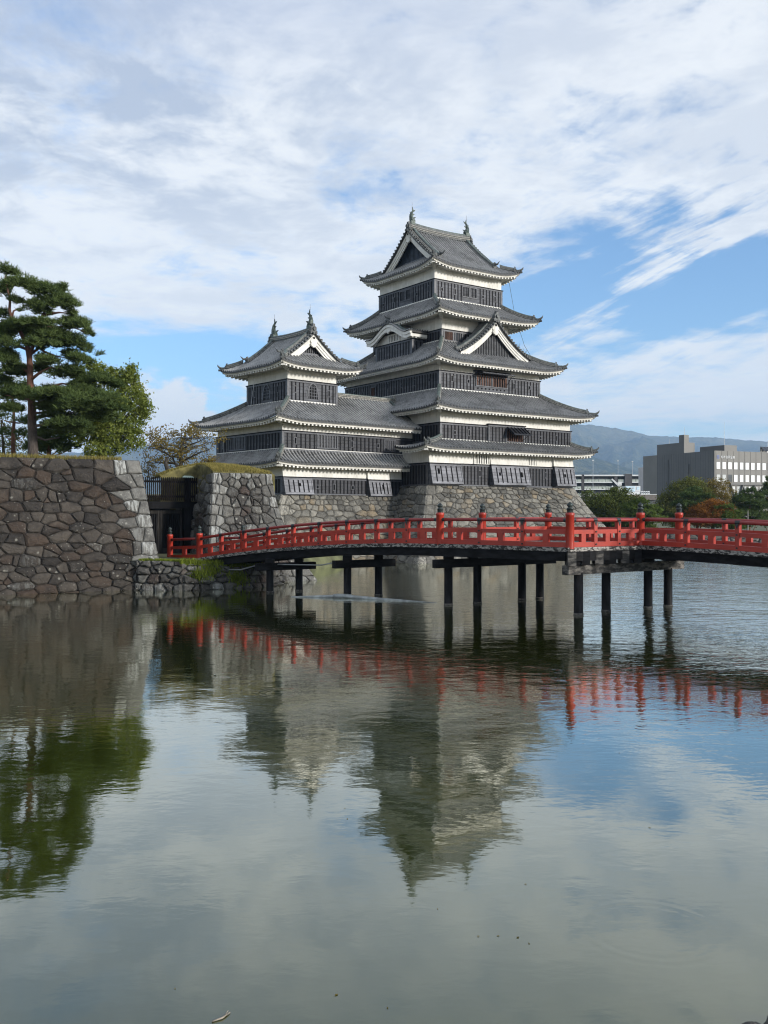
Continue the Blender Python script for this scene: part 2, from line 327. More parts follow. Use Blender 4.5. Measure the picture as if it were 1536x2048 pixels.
def mat_water():
    m = bpy.data.materials.new('moat water'); m.use_nodes = True; t = NT(m.node_tree)
    m.node_tree.nodes.remove(m.node_tree.nodes['Principled BSDF']); out = m.node_tree.nodes['Material Output']
    p = t.pos(); x, y, z = t.sep(p)[:3]
    wind = t.noise(t.scale(p, (1, 0.6, 1)), 0.055, 3.0, 0.5)
    right = t.m('MULTIPLY', t.ramp(x, 7.0, 11.0), t.ramp(y, 21.0, 27.0))
    amp = t.m('ADD', 0.16, t.m('MULTIPLY', t.ramp(wind, 0.46, 0.62), 0.50))
    amp = t.m('ADD', amp, t.m('MULTIPLY', right, 1.25))
    amp = t.m('MULTIPLY', amp, t.ramp(y, 7.0, 19.0, 0.30, 1.0))
    w1 = t.noise(t.scale(p, (0.75, 1.15, 1)), 1.6, 3.0, 0.5, 0.25)
    w2 = t.noise(t.scale(p, (0.8, 1.3, 1)), 5.2, 3.0, 0.55, 0.3)
    w3 = t.noise(p, 0.35, 2.0, 0.5)
    h = t.m('ADD', t.m('MULTIPLY', w1, 0.55), t.m('ADD', t.m('MULTIPLY', w2, 0.16), t.m('MULTIPLY', w3, 0.8)))
    # two drop rings spreading on the surface
    for cx, cy, r, k in ((2.55, 8.95, 0.62, 0.05), (-2.30, 20.7, 0.45, 0.10), (-3.9, 22.9, 0.3, 0.08)):
        dd = t.m('SQRT', t.m('ADD', t.m('POWER', t.m('SUBTRACT', x, cx), 2.0), t.m('POWER', t.m('SUBTRACT', y, cy), 2.0)))
        ring = t.m('MULTIPLY', t.m('SINE', t.m('MULTIPLY', dd, 42.0)), t.m('EXPONENT', t.m('MULTIPLY', t.m('POWER', t.m('DIVIDE', t.m('SUBTRACT', dd, r), 0.12), 2.0), -1.0)))
        h = t.m('ADD', h, t.m('MULTIPLY', ring, k))
    nrm = t.bump(t.m('MULTIPLY', h, amp), 1.0, 0.060)
    murk = t.noise(p, 0.14, 4.0, 0.6)
    dif = t.n('ShaderNodeBsdfDiffuse')
    t.set(dif.inputs[0], t.mix(murk, (0.022, 0.028, 0.0015), (0.042, 0.053, 0.004)))
    gl = t.n('ShaderNodeBsdfGlossy'); gl.inputs['Roughness'].default_value = 0.035
    gl.inputs[0].default_value = (0.95, 0.965, 0.90, 1); t.set(gl.inputs['Normal'], nrm)
    g_ = t.n('ShaderNodeNewGeometry'); dp = t.n('ShaderNodeVectorMath'); dp.operation = 'DOT_PRODUCT'; t.set(dp.inputs[0], nrm); t.nt.links.new(g_.outputs['Incoming'], dp.inputs[1])
    cosv = t.m('MAXIMUM', dp.outputs['Value'], 0.0)
    fac = t.m('MINIMUM', t.m('MULTIPLY', t.m('POWER', t.m('SUBTRACT', 1.0, cosv), 2.7), 1.24), 0.95)
    mx = t.n('ShaderNodeMixShader'); t.set(mx.inputs[0], fac)
    t.nt.links.new(dif.outputs[0], mx.inputs[1]); t.nt.links.new(gl.outputs[0], mx.inputs[2]); t.nt.links.new(mx.outputs[0], out.inputs[0])
    return m
M['water'] = mat_water()

# ------------------------------------------------------------------ mesh helpers
def finish(name, me, mats, parent=None, smooth=False):
    for q in mats: me.materials.append(M[q] if isinstance(q, str) else q)
    if smooth: me.polygons.foreach_set('use_smooth', [True] * len(me.polygons))
    o = bpy.data.objects.new(name, me); SC.collection.objects.link(o)
    if parent is not None: o.parent = parent
    return o
class MB:
    def __init__(s): s.v = []; s.f = []; s.mi = []; s.tone = []; s.has_tone = False
    def face(s, idx, m=0, tone=None):
        s.f.append(tuple(idx)); s.mi.append(m)
        if tone is not None: s.has_tone = True
        s.tone.append(tone or (0.5, 0.5, 0.5))
    def add(s, pts):
        i = len(s.v); s.v.extend([tuple(map(float, p)) for p in pts]); return i
    def quad(s, a, b, c, d, m=0, tone=None):
        i = s.add((a, b, c, d)); s.face((i, i + 1, i + 2, i + 3), m, tone)
    def hexa(s, P, m=0):      # P: 4 bottom + 4 top
        i = s.add(P)
        for q in ((3, 2, 1, 0), (4, 5, 6, 7), (0, 1, 5, 4), (1, 2, 6, 5), (2, 3, 7, 6), (3, 0, 4, 7)): s.face([i + k for k in q], m)
    def box(s, x0, x1, y0, y1, z0, z1, m=0):
        s.hexa([(x0, y0, z0), (x1, y0, z0), (x1, y1, z0), (x0, y1, z0), (x0, y0, z1), (x1, y0, z1), (x1, y1, z1), (x0, y1, z1)], m)
    def beam(s, p0, p1, w, h, m=0, up=(0, 0, 1), ext=0.0, h0=None):
        p0 = Vector(p0); p1 = Vector(p1); d = (p1 - p0).normalized(); p0 = p0 - d * ext; p1 = p1 + d * ext
        u = Vector(up); r = d.cross(u)
        if r.length < 1e-4: r = d.cross(Vector((1, 0, 0)))
        r.normalize(); u = r.cross(d).normalized()
        P = []
        for sz in (-0.5, 0.5):
            for p, sr in ((p0, -0.5), (p0, 0.5), (p1, 0.5), (p1, -0.5)): P.append(p + r * (w * sr) + u * (h * sz))
        s.hexa(P, m)
    def tube(s, pts, rad, n=8, m=0, cap=True):
        pts = [Vector(p) for p in pts]; base = len(s.v); k = len(pts)
        if not hasattr(rad, '__len__'): rad = [rad] * k
        ref = None
        for i, p in enumerate(pts):
            d = (pts[min(i + 1, k - 1)] - pts[max(i - 1, 0)]).normalized()
            if ref is None:
                ref = d.cross(Vector((0, 0, 1)))
                if ref.length < 1e-3: ref = Vector((1, 0, 0))
            ref = (ref - d * ref.dot(d)).normalized(); b = d.cross(ref)
            for j in range(n):
                a = 2 * math.pi * j / n
                s.v.append(tuple(p + (ref * math.cos(a) + b * math.sin(a)) * rad[i]))
        for i in range(k - 1):
            for j in range(n):
                s.face((base + i * n + j, base + i * n + (j + 1) % n, base + (i + 1) * n + (j + 1) % n, base + (i + 1) * n + j), m)
        if cap:
            s.face([base + j for j in range(n)][::-1], m); s.face([base + (k - 1) * n + j for j in range(n)], m)
    def sweep(s, pts, w, h, m=0, mtop=None):   # rectangular ridge following pts, base on pts
        pts = [Vector(p) for p in pts]; base = len(s.v); k = len(pts)
        for i, p in enumerate(pts):
            d = pts[min(i + 1, k - 1)] - pts[max(i - 1, 0)]; r = Vector((d.y, -d.x, 0)).normalized()
            ww = w[i] if hasattr(w, '__len__') else w; hh = h[i] if hasattr(h, '__len__') else h
            for a, b in ((-0.5, 0), (-0.42, 0.82), (-0.2, 1.0), (0.2, 1.0), (0.42, 0.82), (0.5, 0)):
                s.v.append(tuple(p + r * (ww * a) + Vector((0, 0, hh * b))))
        for i in range(k - 1):
            for j in range(5):
                a = base + i * 6 + j
                s.face((a, a + 1, a + 7, a + 6), mtop if (mtop is not None and j in (1, 2, 3)) else m)
        s.face([base + j for j in range(6)], m); s.face([base + (k - 1) * 6 + j for j in range(6)][::-1], m)
    def lathe(s, c, prof, n=12, m=0):
        base = len(s.v)
        for r, z in prof:
            for j in range(n):
                a = 2 * math.pi * j / n; s.v.append((c[0] + r * math.cos(a), c[1] + r * math.sin(a), c[2] + z))
        for i in range(len(prof) - 1):
            for j in range(n):
                s.face((base + i * n + j, base + i * n + (j + 1) % n, base + (i + 1) * n + (j + 1) % n, base + (i + 1) * n + j), m)
        s.face([base + (len(prof) - 1) * n + j for j in range(n)], m)
    def build(s, name, mats, parent=None, smooth=False):
        me = bpy.data.meshes.new(name); me.from_pydata(s.v, [], s.f)
        me.polygons.foreach_set('material_index', s.mi)
        if s.has_tone:
            at = me.color_attributes.new('tone', 'FLOAT_COLOR', 'CORNER')
            buf = np.ones((len(me.loops), 4), np.float32); k = 0
            for f, tn in zip(s.f, s.tone):
                buf[k:k + len(f), :3] = tn; k += len(f)
            at.data.foreach_set('color', buf.ravel())
        me.update()
        return finish(name, me, mats if isinstance(mats, (list, tuple)) else [mats], parent, smooth)
def tag(o, label, cat, group=None, kind=None):
    if label: o['label'] = label
    if cat: o['category'] = cat
    if group: o['group'] = group
    if kind: o['kind'] = kind
    return o
def empty(name, loc=(0, 0, 0), rz=0.0):
    o = bpy.data.objects.new(name, None); SC.collection.objects.link(o); o.location = loc; o.rotation_euler = (0, 0, rz)
    o.empty_display_size = 0.5; return o
def struct(o): o['kind'] = 'structure'; return o
def at(px, py, D):    # point at photograph position px, py and distance D in front of the viewpoint
    return Vector(((px - 768) / F_PX * D, D, CAM_H + (1024 - py) / F_PX * D))
def leaf_mesh(name, V, tone, mat, parent=None):   # V: (n,k,3) array of small faces
    n, k, _ = V.shape
    me = bpy.data.meshes.new(name)
    me.vertices.add(n * k); me.vertices.foreach_set('co', V.astype(np.float32).ravel())
    me.loops.add(n * k); me.loops.foreach_set('vertex_index', np.arange(n * k, dtype=np.int32))
    me.polygons.add(n); me.polygons.foreach_set('loop_start', np.arange(0, n * k, k, dtype=np.int32))
    at_ = me.color_attributes.new('tone', 'FLOAT_COLOR', 'CORNER')
    buf = np.ones((n, k, 4), np.float32); buf[:, :, 0] = tone[:, None]; buf[:, :, 1] = np.random.rand(n)[:, None]
    at_.data.foreach_set('color', buf.ravel())
    me.update(calc_edges=True); me.validate()
    return finish(name, me, [mat], parent)

# ------------------------------------------------------------------ castle builders
def gc(t, c=0.31): return t * (1 - c) + c * t * t
ROW = ((0.0, 0.0), (0.36, -0.02), (0.42, 0.08), (0.55, 0.135), (0.68, 0.135), (0.81, 0.08), (0.87, -0.02))
def tiles(mb, x0, x1, Pf, dmax, N=7, pitch=0.335, drop=0.12):
    n = max(1, round((x1 - x0) / pitch)); p = (x1 - x0) / n
    xs = [(x0 + (i + fr) * p, h) for i in range(n) for fr, h in ROW] + [(x1, 0.0)]
    base = len(mb.v); st = N + 2
    for x, h in xs:
        dm = max(dmax(x), 0.0)
        q = Pf(x, 0.0, 0.0); mb.v.append((q[0], q[1], q[2] - drop))
        for k in range(N + 1): mb.v.append(tuple(Pf(x, dm * k / N, h)))
    for i in range(len(xs) - 1):
        for k in range(N + 1):
            a = base + i * st + k
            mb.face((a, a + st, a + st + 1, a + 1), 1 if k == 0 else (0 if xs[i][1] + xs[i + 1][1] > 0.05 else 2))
def oni(mb, p, d, s=1.0, m=0):     # ridge-end ornament tile facing direction d (2D)
    d = Vector((d[0], d[1], 0)).normalized(); r = Vector((d.y, -d.x, 0)); p = Vector(p); z = Vector((0, 0, 1))
    prof = [(-0.30, 0), (-0.34, 0.16), (-0.24, 0.20), (-0.25, 0.42), (-0.12, 0.50), (-0.08, 0.66), (0, 0.60), (0.08, 0.66), (0.12, 0.50), (0.25, 0.42), (0.24, 0.20), (0.34, 0.16), (0.30, 0)]
    i = mb.add([p + (r * a + z * b) * s for a, b in prof]); j = mb.add([p + (r * a * 0.8 + z * b * 0.92) * s + d * (0.16 * s) for a, b in prof]); k = len(prof)
    mb.face([i + q for q in range(k)], m); mb.face([j + q for q in range(k)][::-1], m)
    for q in range(k): mb.face((i + q, i + (q + 1) % k, j + (q + 1) % k, j + q), m)
    mb.tube([p + z * (0.30 * s) + d * (0.15 * s), p + z * (0.30 * s) + d * (0.26 * s)], 0.12 * s, 8, m)
def hip_ridge(roof, out, inn, zf, start=0.20, big=1.0):
    """ridge running down a hip: thick upper part with an end tile, thin lower part ending in an upturned tip"""
    mb = MB(); out = Vector(out); inn = Vector(inn); d = (out - inn).normalized()
    up = [(out.lerp(inn, t).x, out.lerp(inn, t).y, zf(t) - 0.02) for t in [start + (1 - start) * k / 8 for k in range(9)]]
    lo = [(out.lerp(inn, t).x, out.lerp(inn, t).y, zf(t) - 0.02) for t in [start * 1.4 * k / 5 for k in range(6)]]
    mb.sweep(lo, 0.28 * big, 0.26 * big, 0, 1); mb.sweep(up, 0.36 * big, 0.44 * big, 0, 1)
    mb.sweep([Vector(q) + Vector((0, 0, 0.12)) for q in up], 0.40 * big, 0.035, 2)
    mb.sweep([Vector(q) + Vector((0, 0, 0.25)) for q in up], 0.38 * big, 0.035, 2)
    oni(mb, Vector(up[0]) + Vector((d.x, d.y, 0)) * 0.02, d, 0.85 * big, 0)
    t0 = Vector(lo[0]); dd = Vector((d.x, d.y, 0))
    mb.tube([t0 + Vector((0, 0, 0.14)) - dd * 0.15, t0 + dd * 0.10 + Vector((0, 0, 0.22)), t0 + dd * 0.26 + Vector((0, 0, 0.36)), t0 + dd * 0.30 + Vector((0, 0, 0.50))], [0.13, 0.11, 0.07, 0.02], 6, 0)
    mb.tube([t0 + dd * -0.1 + Vector((0, 0, -0.02)), t0 + dd * 0.22 + Vector((0, 0, 0.02))], 0.10, 6, 0)
    return mb.build('hip_ridge', ['ridge', 'ridge_top', 'noshi'], roof)
class Roof:
    """one tiled roof: tiles mesh + eave board + rafters as children"""
    def __init__(s): s.t = MB(); s.f = MB(); s.r = MB(); s.hips = []
    def side(s, o, ex, ey, L, dep, a, b, ze, rise, amp, wall_d, Rup=3.2, zt=None, dm=None, curve=0.31, up_l=True, up_r=True, pitch=0.335, N=7):
        o = Vector(o); ex = Vector(ex); ey = Vector(ey)
        def up(x):
            q = 0.0
            if up_l: q = max(q, 1 - x / Rup)
            if up_r: q = max(q, 1 - (L - x) / Rup)
            return amp * q * q if q > 0 else 0.0
        def dmax(x):
            q = dep
            if a > 0.01: q = min(q, dep * x / a)
            if b > 0.01: q = min(q, dep * (L - x) / b)
            return q
        if dm is not None: dmax = dm
        def zf(x, d): t = d / dep; return ze + rise * gc(t, curve) + up(x) * (1 - t) ** 2
        def Pf(x, d, h):
            q = o + ex * x + ey * d; return (q.x, q.y, zf(x, d) + h)
        tiles(s.t, 0, L, Pf, dmax, N, pitch)
        # eave board
        n = max(4, int(L / 0.5)); base = len(s.f.v)
        for i in range(n + 1):
            x = 0.06 + (L - 0.12) * i / n; z = zf(x, 0)
            for d, dz in ((0.06, -0.11), (0.06, -0.15), (0.14, -0.165), (0.14, -0.265), (0.22, -0.265), (0.22, -0.11)):
                q = o + ex * x + ey * d; s.f.v.append((q.x, q.y, z + dz))
        for i in range(n):
            for j in range(6): s.f.face((base + i * 6 + j, base + i * 6 + (j + 1) % 6, base + (i + 1) * 6 + (j + 1) % 6, base + (i + 1) * 6 + j), 1)
        # soffit and rafters
        if wall_d > 0.2:
            for i in range(n):
                xa = 0.06 + (L - 0.12) * i / n; xb = 0.06 + (L - 0.12) * (i + 1) / n
                pts = []
                for x, d in ((xa, 0.15), (xb, 0.15), (xb, min(wall_d + 0.02, max(dmax(xb), 0.15))), (xa, min(wall_d + 0.02, max(dmax(xa), 0.15)))):
                    q = o + ex * x + ey * d; pts.append((q.x, q.y, ze + up(x) * max(0, 1 - d / dep) ** 2 - 0.27 + 0.16 * d))
                s.f.quad(*pts, 0)
            m = int(L / 0.375)
            for i in range(m):
                x = (i + 0.5) * L / m; de = min(wall_d + 0.02, dmax(x) - 0.05)
                if de < 0.35: continue
                P = []
                for zz in (-0.42, -0.26):
                    for d, sx in ((0.19, -0.08), (0.19, 0.08), (de, 0.08), (de, -0.08)):
                        q = o + ex * (x + sx) + ey * d; P.append((q.x, q.y, ze + up(x) * max(0, 1 - d / dep) ** 2 + zz + 0.16 * d))
                s.r.hexa(P, 0)
        return zf
    def corner_beam(s, out, wall, z0, z1):
        out = Vector(out); wall = Vector(wall); d = (out - wall).normalized()
        a = wall; b = out - d * 0.42
        s.r.beam((a.x, a.y, z1), (b.x, b.y, z0), 0.30, 0.30)
    def build(s, parent, mat='tile', name='tiled_roof'):
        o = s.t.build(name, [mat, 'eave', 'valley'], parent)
        if s.f.f: s.f.build('eave_board', ['soffit', 'eaveboard'], o)
        if s.r.f: s.r.build('rafter_row', ['plaster'], o)
        return o
def flashing(roof, rects):
    mb = MB()
    for x0, x1, y0, y1, z0, z1 in rects: mb.box(x0, x1, y0, y1, z0, z1)
    mb.build('wall_flashing', ['plaster'], roof)
def skirt(parent, inn, out, wall, ze, zt, amp, sides='FLRB', mat='tile', big=1.0, Rup=3.2, curve=0.31):
    u0, u1, v0, v1 = inn; U0, U1, V0, V1 = out; wu0, wu1, wv0, wv1 = wall
    R = Roof(); rise = zt - ze
    if 'F' in sides: R.side((U0, V0, 0), (1, 0, 0), (0, 1, 0), U1 - U0, v0 - V0, u0 - U0, U1 - u1, ze, rise, amp, wv0 - V0, Rup, curve=curve)
    if 'B' in sides: R.side((U1, V1, 0), (-1, 0, 0), (0, -1, 0), U1 - U0, V1 - v1, U1 - u1, u0 - U0, ze, rise, amp, V1 - wv1, Rup, curve=curve)
    if 'L' in sides: R.side((U0, V1, 0), (0, -1, 0), (1, 0, 0), V1 - V0, u0 - U0, V1 - v1, v0 - V0, ze, rise, amp, wu0 - U0, Rup, curve=curve)
    if 'R' in sides: R.side((U1, V0, 0), (0, 1, 0), (-1, 0, 0), V1 - V0, U1 - u1, v0 - V0, V1 - v1, ze, rise, amp, U1 - wu1, Rup, curve=curve)
    crn = {'FL': ((U0, V0, 0), (u0, v0, 0), (wu0, wv0, 0)), 'FR': ((U1, V0, 0), (u1, v0, 0), (wu1, wv0, 0)), 'LB': ((U0, V1, 0), (u0, v1, 0), (wu0, wv1, 0)), 'RB': ((U1, V1, 0), (u1, v1, 0), (wu1, wv1, 0))}
    for k, (o_, i_, w_) in crn.items():
        if k[0] in sides and k[1] in sides: R.corner_beam(o_, w_, ze + amp - 0.36, ze - 0.16)
    ro = R.build(parent, mat)
    def zhip(t): return ze + rise * gc(t, curve) + amp * max(0, 1 - t * (u0 - U0) / Rup) ** 2 * (1 - t) ** 2 + 0.05
    for k, (o_, i_, w_) in crn.items():
        if k[0] in sides and k[1] in sides: hip_ridge(ro, o_, i_, zhip, 0.17, big)
    e = 0.09
    fl = []
    if 'F' in sides: fl.append((u0 - e, u1 + e, v0 - e, v0 + 0.02, zt - 0.02, zt + 0.09))
    if 'L' in sides: fl.append((u0 - e, u0 + 0.02, v0 - e + 0.003, v1 + e, zt - 0.02, zt + 0.087))
    if 'R' in sides: fl.append((u1 - 0.02, u1 + e, v0 - e + 0.003, v1 + e, zt - 0.02, zt + 0.087))
    flashing(ro, fl); return ro

def facemap(face, rect):
    u0, u1, v0, v1 = rect
    if face == 'F': return lambda s, o, z: (s, v0 - o, z)
    if face == 'L': return lambda s, o, z: (u0 - o, s, z)
    if face == 'R': return lambda s, o, z: (u1 + o, s, z)
    return lambda s, o, z: (s, v1 + o, z)
def fbox(mb, fm, s0, s1, o0, o1, z0, z1, m=0):
    mb.hexa([fm(s0, o0, z0), fm(s1, o0, z0), fm(s1, o1, z0), fm(s0, o1, z0), fm(s0, o0, z1), fm(s1, o0, z1), fm(s1, o1, z1), fm(s0, o1, z1)], m)
def cladding(wall, rect, z0, zb, faces='FLRB', pitch=0.39, skip=(), bm='board'):
    """black lacquered boards with battens, head and sill rails, corner posts"""
    u0, u1, v0, v1 = rect; mb = MB()
    for f in faces:
        fm = facemap(f, rect); s0, s1 = (u0, u1) if f in 'FB' else (v0, v1); k = 1.0 if f in 'FB' else 0.99
        fbox(mb, fm, s0 - 0.05 * k, s1 + 0.05 * k, -0.02, 0.05 * k, z0, zb, 0)
        fbox(mb, fm, s0 - 0.10 * k, s1 + 0.10 * k, 0.0, 0.10 * k, zb - 0.15, zb - 0.035 * k, 2)
        fbox(mb, fm, s0 - 0.15 * k, s1 + 0.15 * k, 0.0, 0.15 * k, zb - 0.03, zb + 0.05 * k, 1)
        fbox(mb, fm, s0 - 0.095 * k, s1 + 0.095 * k, 0.0, 0.095 * k, z0, z0 + 0.16 * k, 2)
        for c0, c1 in ((s0 - 0.092 * k, s0 + 0.13), (s1 - 0.13, s1 + 0.092 * k)): fbox(mb, fm, c0, c1, 0.0, 0.09 * k, z0 + 0.17, zb - 0.16, 2)
        n = round((s1 - s0) / pitch)
        for i in range(1, n):
            s = s0 + (s1 - s0) * i / n
            if any(ff == f and a - 0.03 < s < b + 0.03 for ff, a, b in skip): continue
            fbox(mb, fm, s - 0.05, s + 0.05, 0.04, 0.088, z0 + 0.165, zb - 0.155, 1)
    return mb.build('board_cladding', [bm, 'batten', 'frame'], wall)
def loophole(wall, fm, s, z, tall=True, o=0.06):
    mb = MB(); w, h = (0.085, 0.24) if tall else (0.105, 0.125)
    fbox(mb, fm, s - w, s + w, 0, o, z - h, z + h, 0)
    for a, b, c, d in ((s - w - 0.05, s - w, z - h - 0.05, z + h + 0.05), (s + w, s + w + 0.05, z - h - 0.05, z + h + 0.05), (s - w, s + w, z + h, z + h + 0.05), (s - w, s + w, z - h - 0.05, z - h)):
        fbox(mb, fm, a, b, 0, o + 0.03, c, d, 1)
    return mb.build('loophole', ['void', 'frame'], wall)
def lattice(wall, fm, s0, s1, z0, z1, n=7, bar='batten', back='void', o=0.06, bw=0.05, frame='frame', horiz=False):
    mb = MB()
    fbox(mb, fm, s0, s1, 0, o - 0.02, z0, z1, 0)
    fw = 0.08
    for a, b, c, d in ((s0 - fw, s0, z0 - fw, z1 + fw), (s1, s1 + fw, z0 - fw, z1 + fw), (s0, s1, z1, z1 + fw), (s0, s1, z0 - fw, z0)): fbox(mb, fm, a, b, 0, o + 0.06, c, d, 2)
    for i in range(n):
        if horiz:
            z = z0 + (z1 - z0) * (i + 0.5) / n; fbox(mb, fm, s0, s1, o - 0.03, o + 0.03, z - bw / 2, z + bw / 2, 1)
        else:
            s = s0 + (s1 - s0) * (i + 0.5) / n; fbox(mb, fm, s - bw / 2, s + bw / 2, o - 0.03, o + 0.04, z0, z1, 1)
    return mb.build('lattice_window', [back, bar, frame], wall)
def storey(parent, rect, z0, zt, zb, pitch=0.39, skip=(), faces='FLRB', plaster='plaster', bm='board'):
    u0, u1, v0, v1 = rect; mb = MB(); mb.box(u0, u1, v0, v1, z0, zt)
    w = mb.build('plaster_wall', [plaster], parent)
    cladding(w, rect, z0, zb, faces, pitch, skip, bm); return w
def drop_bay(wall, fm, s0, s1, ztop, zmid, zbot, n=6, out=0.62, holes=()):
    """sloping stone-drop bay: plaster above, panel with painted sky sheen below"""
    mb = MB(); om = 0.24
    def strip(a, b, za, oa, zb_, ob, m, th=0.0):
        mb.hexa([fm(a, 0, zb_), fm(b, 0, zb_), fm(b, ob + th, zb_), fm(a, ob + th, zb_), fm(a, 0, za), fm(b, 0, za), fm(b, oa + th, za), fm(a, oa + th, za)], m)
    strip(s0, s1, ztop, 0.10, zmid + 0.09, om - 0.02, 0)
    strip(s0, s1, zmid, om, zbot, out, 1)
    strip(s0 - 0.02, s1 + 0.02, zmid + 0.09, om + 0.08, zmid, om + 0.09, 2)
    def ob(z): return om + (out - om) * (zmid - z) / (zmid - zbot)
    def rail(a, b, za, zb_, e, m): strip(a, b, za, ob(za), zb_, ob(zb_), m, e)
    rail(s0, s1, zmid, zmid - 0.16, 0.045, 1); rail(s0, s1, zbot + 0.17, zbot, 0.045, 1)
    for i in range(1, n): s = s0 + (s1 - s0) * i / n; rail(s - 0.04, s + 0.04, zmid - 0.165, zbot + 0.175, 0.05, 2)
    for a, b in ((s0, s0 + 0.09), (s1 - 0.09, s1)): rail(a, b, zmid - 0.165, zbot + 0.175, 0.042, 1)
    for s, z, h in holes: rail(s - 0.09, s + 0.09, z + h, z - h, 0.055, 3)
    strip(s0, s1, zbot, out - 0.04, zbot - 0.07, out - 0.10, 4)
    return mb.build('stone_drop_bay', ['plaster', 'panel', 'batten', 'void', 'frame'], wall)
def band(mb, mp, top, bot, p0, p1, m=0):
    """curved board between polylines top and bot, in (q, z), from depth p0 to p1"""
    n = len(top); base = len(mb.v)
    for (qa, za), (qb, zb) in zip(top, bot):
        for p, q, z in ((p0, qa, za), (p0, qb, zb), (p1, qb, zb), (p1, qa, za)): mb.v.append(tuple(mp(p, q, z)))
    for i in range(n - 1):
        for j in range(4): mb.face((base + i * 4 + j, base + i * 4 + (j + 1) % 4, base + (i + 1) * 4 + (j + 1) % 4, base + (i + 1) * 4 + j), m)
    mb.face([base + j for j in range(4)], m); mb.face([base + (n - 1) * 4 + j for j in range(4)][::-1], m)
def gable_front(roof, mp, pf, hw, zc, zbase, wallmat, pw, bw=0.46, scale=1.0, ribs=None):
    """bargeboards, hanging ornament and wall of a triangular gable. zc(q) is the roof height, pf board plane, pw wall plane"""
    qs = [hw * k / 10 for k in range(-10, 11)]
    sgn = 1 if pw > pf else -1
    mb = MB()
    def low(q, w): return zc(q) - 0.10 - w * (1.15 + 0.15 * (1 - abs(q) / hw))
    for half in (-1, 1):
        qq = [half * hw * k / 10 for k in range(0, 11)]
        band(mb, mp, [(q, zc(q) - 0.07) for q in qq], [(q, low(q, bw * 0.55)) for q in qq], pf, pf + sgn * 0.20)
        band(mb, mp, [(q, low(q, bw * 0.5)) for q in qq], [(q, low(q, bw)) for q in qq], pf + sgn * 0.07, pf + sgn * 0.18)
        q2 = [half * hw * (0.02 + 0.88 * k / 10) for k in range(0, 11)]
        band(mb, mp, [(q, low(q, bw * 1.0)) for q in q2], [(q, low(q, bw * 1.35)) for q in q2], pf + sgn * 0.15, pf + sgn * 0.26)
    mb.build('bargeboard', ['plaster'], roof)
    mb = MB(); n = 16                                      # triangular wall with ribs
    for i in range(n):
        qa = -hw + 2 * hw * i / n; qb = -hw + 2 * hw * (i + 1) / n
        mb.quad(mp(pw, qa, zbase), mp(pw, qb, zbase), mp(pw, qb, max(zbase, zc(qb) - 0.2)), mp(pw, qa, max(zbase, zc(qa) - 0.2)), 0)
    for q in np.arange(-hw + 0.5, hw - 0.4, 0.20):
        zt = zc(q) - 0.5
        if zt > zbase + 0.1: fb = [mp(pw - sgn * o, q + d, z) for z in (zbase, zt) for d, o in ((-0.028, 0), (0.028, 0), (0.028, 0.05), (-0.028, 0.05))]; mb.hexa(fb, 1)
    ql = hw * 0.72
    mb.hexa([mp(pw - sgn * o, q, z) for z in (zbase, zbase + 0.20) for q, o in ((-ql, 0), (ql, 0), (ql, 0.12), (-ql, 0.12))], 2)
    mb.build('gable_wall', [wallmat, ribs or wallmat, 'frame'], roof)
    mb = MB(); za = low(0, bw * 0.75); sc = 0.62 * scale       # hanging ornament
    prof = [(0, -1.02), (0.16, -0.90), (0.36, -0.82), (0.47, -0.58), (0.40, -0.36), (0.55, -0.22), (0.50, 0.02), (0.30, 0.16), (0.22, 0.44), (0, 0.52)]
    prof = prof + [(-a, b) for a, b in prof[-2:0:-1]]
    i0 = mb.add([mp(pf - sgn * 0.05, a * sc, za - 0.1 + b * sc) for a, b in prof]); i1 = mb.add([mp(pf + sgn * 0.12, a * sc, za - 0.1 + b * sc) for a, b in prof]); k = len(prof)
    mb.face([i0 + q for q in range(k)], 0); mb.face([i1 + q for q in range(k)], 0)
    for q in range(k): mb.face((i0 + q, i0 + (q + 1) % k, i1 + (q + 1) % k, i1 + q), 0)
    hole = [mp(pf - sgn * 0.065, 0.17 * sc * math.cos(a), za + 0.14 * sc + 0.17 * sc * math.sin(a)) for a in np.linspace(0, 2 * math.pi, 10, False)]
    i2 = mb.add(hole); mb.face([i2 + q for q in range(10)], 1)
    mb.build('gable_ornament', ['plaster', 'void'], roof)
def verge_tiles(roof, mp, pf, pin, hw, zc, n=None):
    """stub tiles lying across the gable edge"""
    mb = MB(); n = n or int(hw / 0.27)
    for half in (-1, 1):
        for i in range(n):
            q = half * hw * (i + 0.4) / n
            mb.tube([mp(pf, q, zc(q) + 0.02), mp(pin, q, zc(q) + 0.10)], 0.105, 6, 0)
    for half in (-1, 1):
        qq = [half * hw * k / 10 for k in range(0, 11)]
        band(mb, mp, [(q, zc(q) + 0.0) for q in qq], [(q, zc(q) - 0.10) for q in qq], pf + (0.05 if pin > pf else -0.05), pin, 1)
        band(mb, mp, [(q, zc(q) + 0.20) for q in qq], [(q, zc(q) + 0.05) for q in qq], pin, pin + (0.12 if pin > pf else -0.12), 2)
    return mb.build('verge_tile_row', ['ridge', 'eave', 'noshi'], roof)
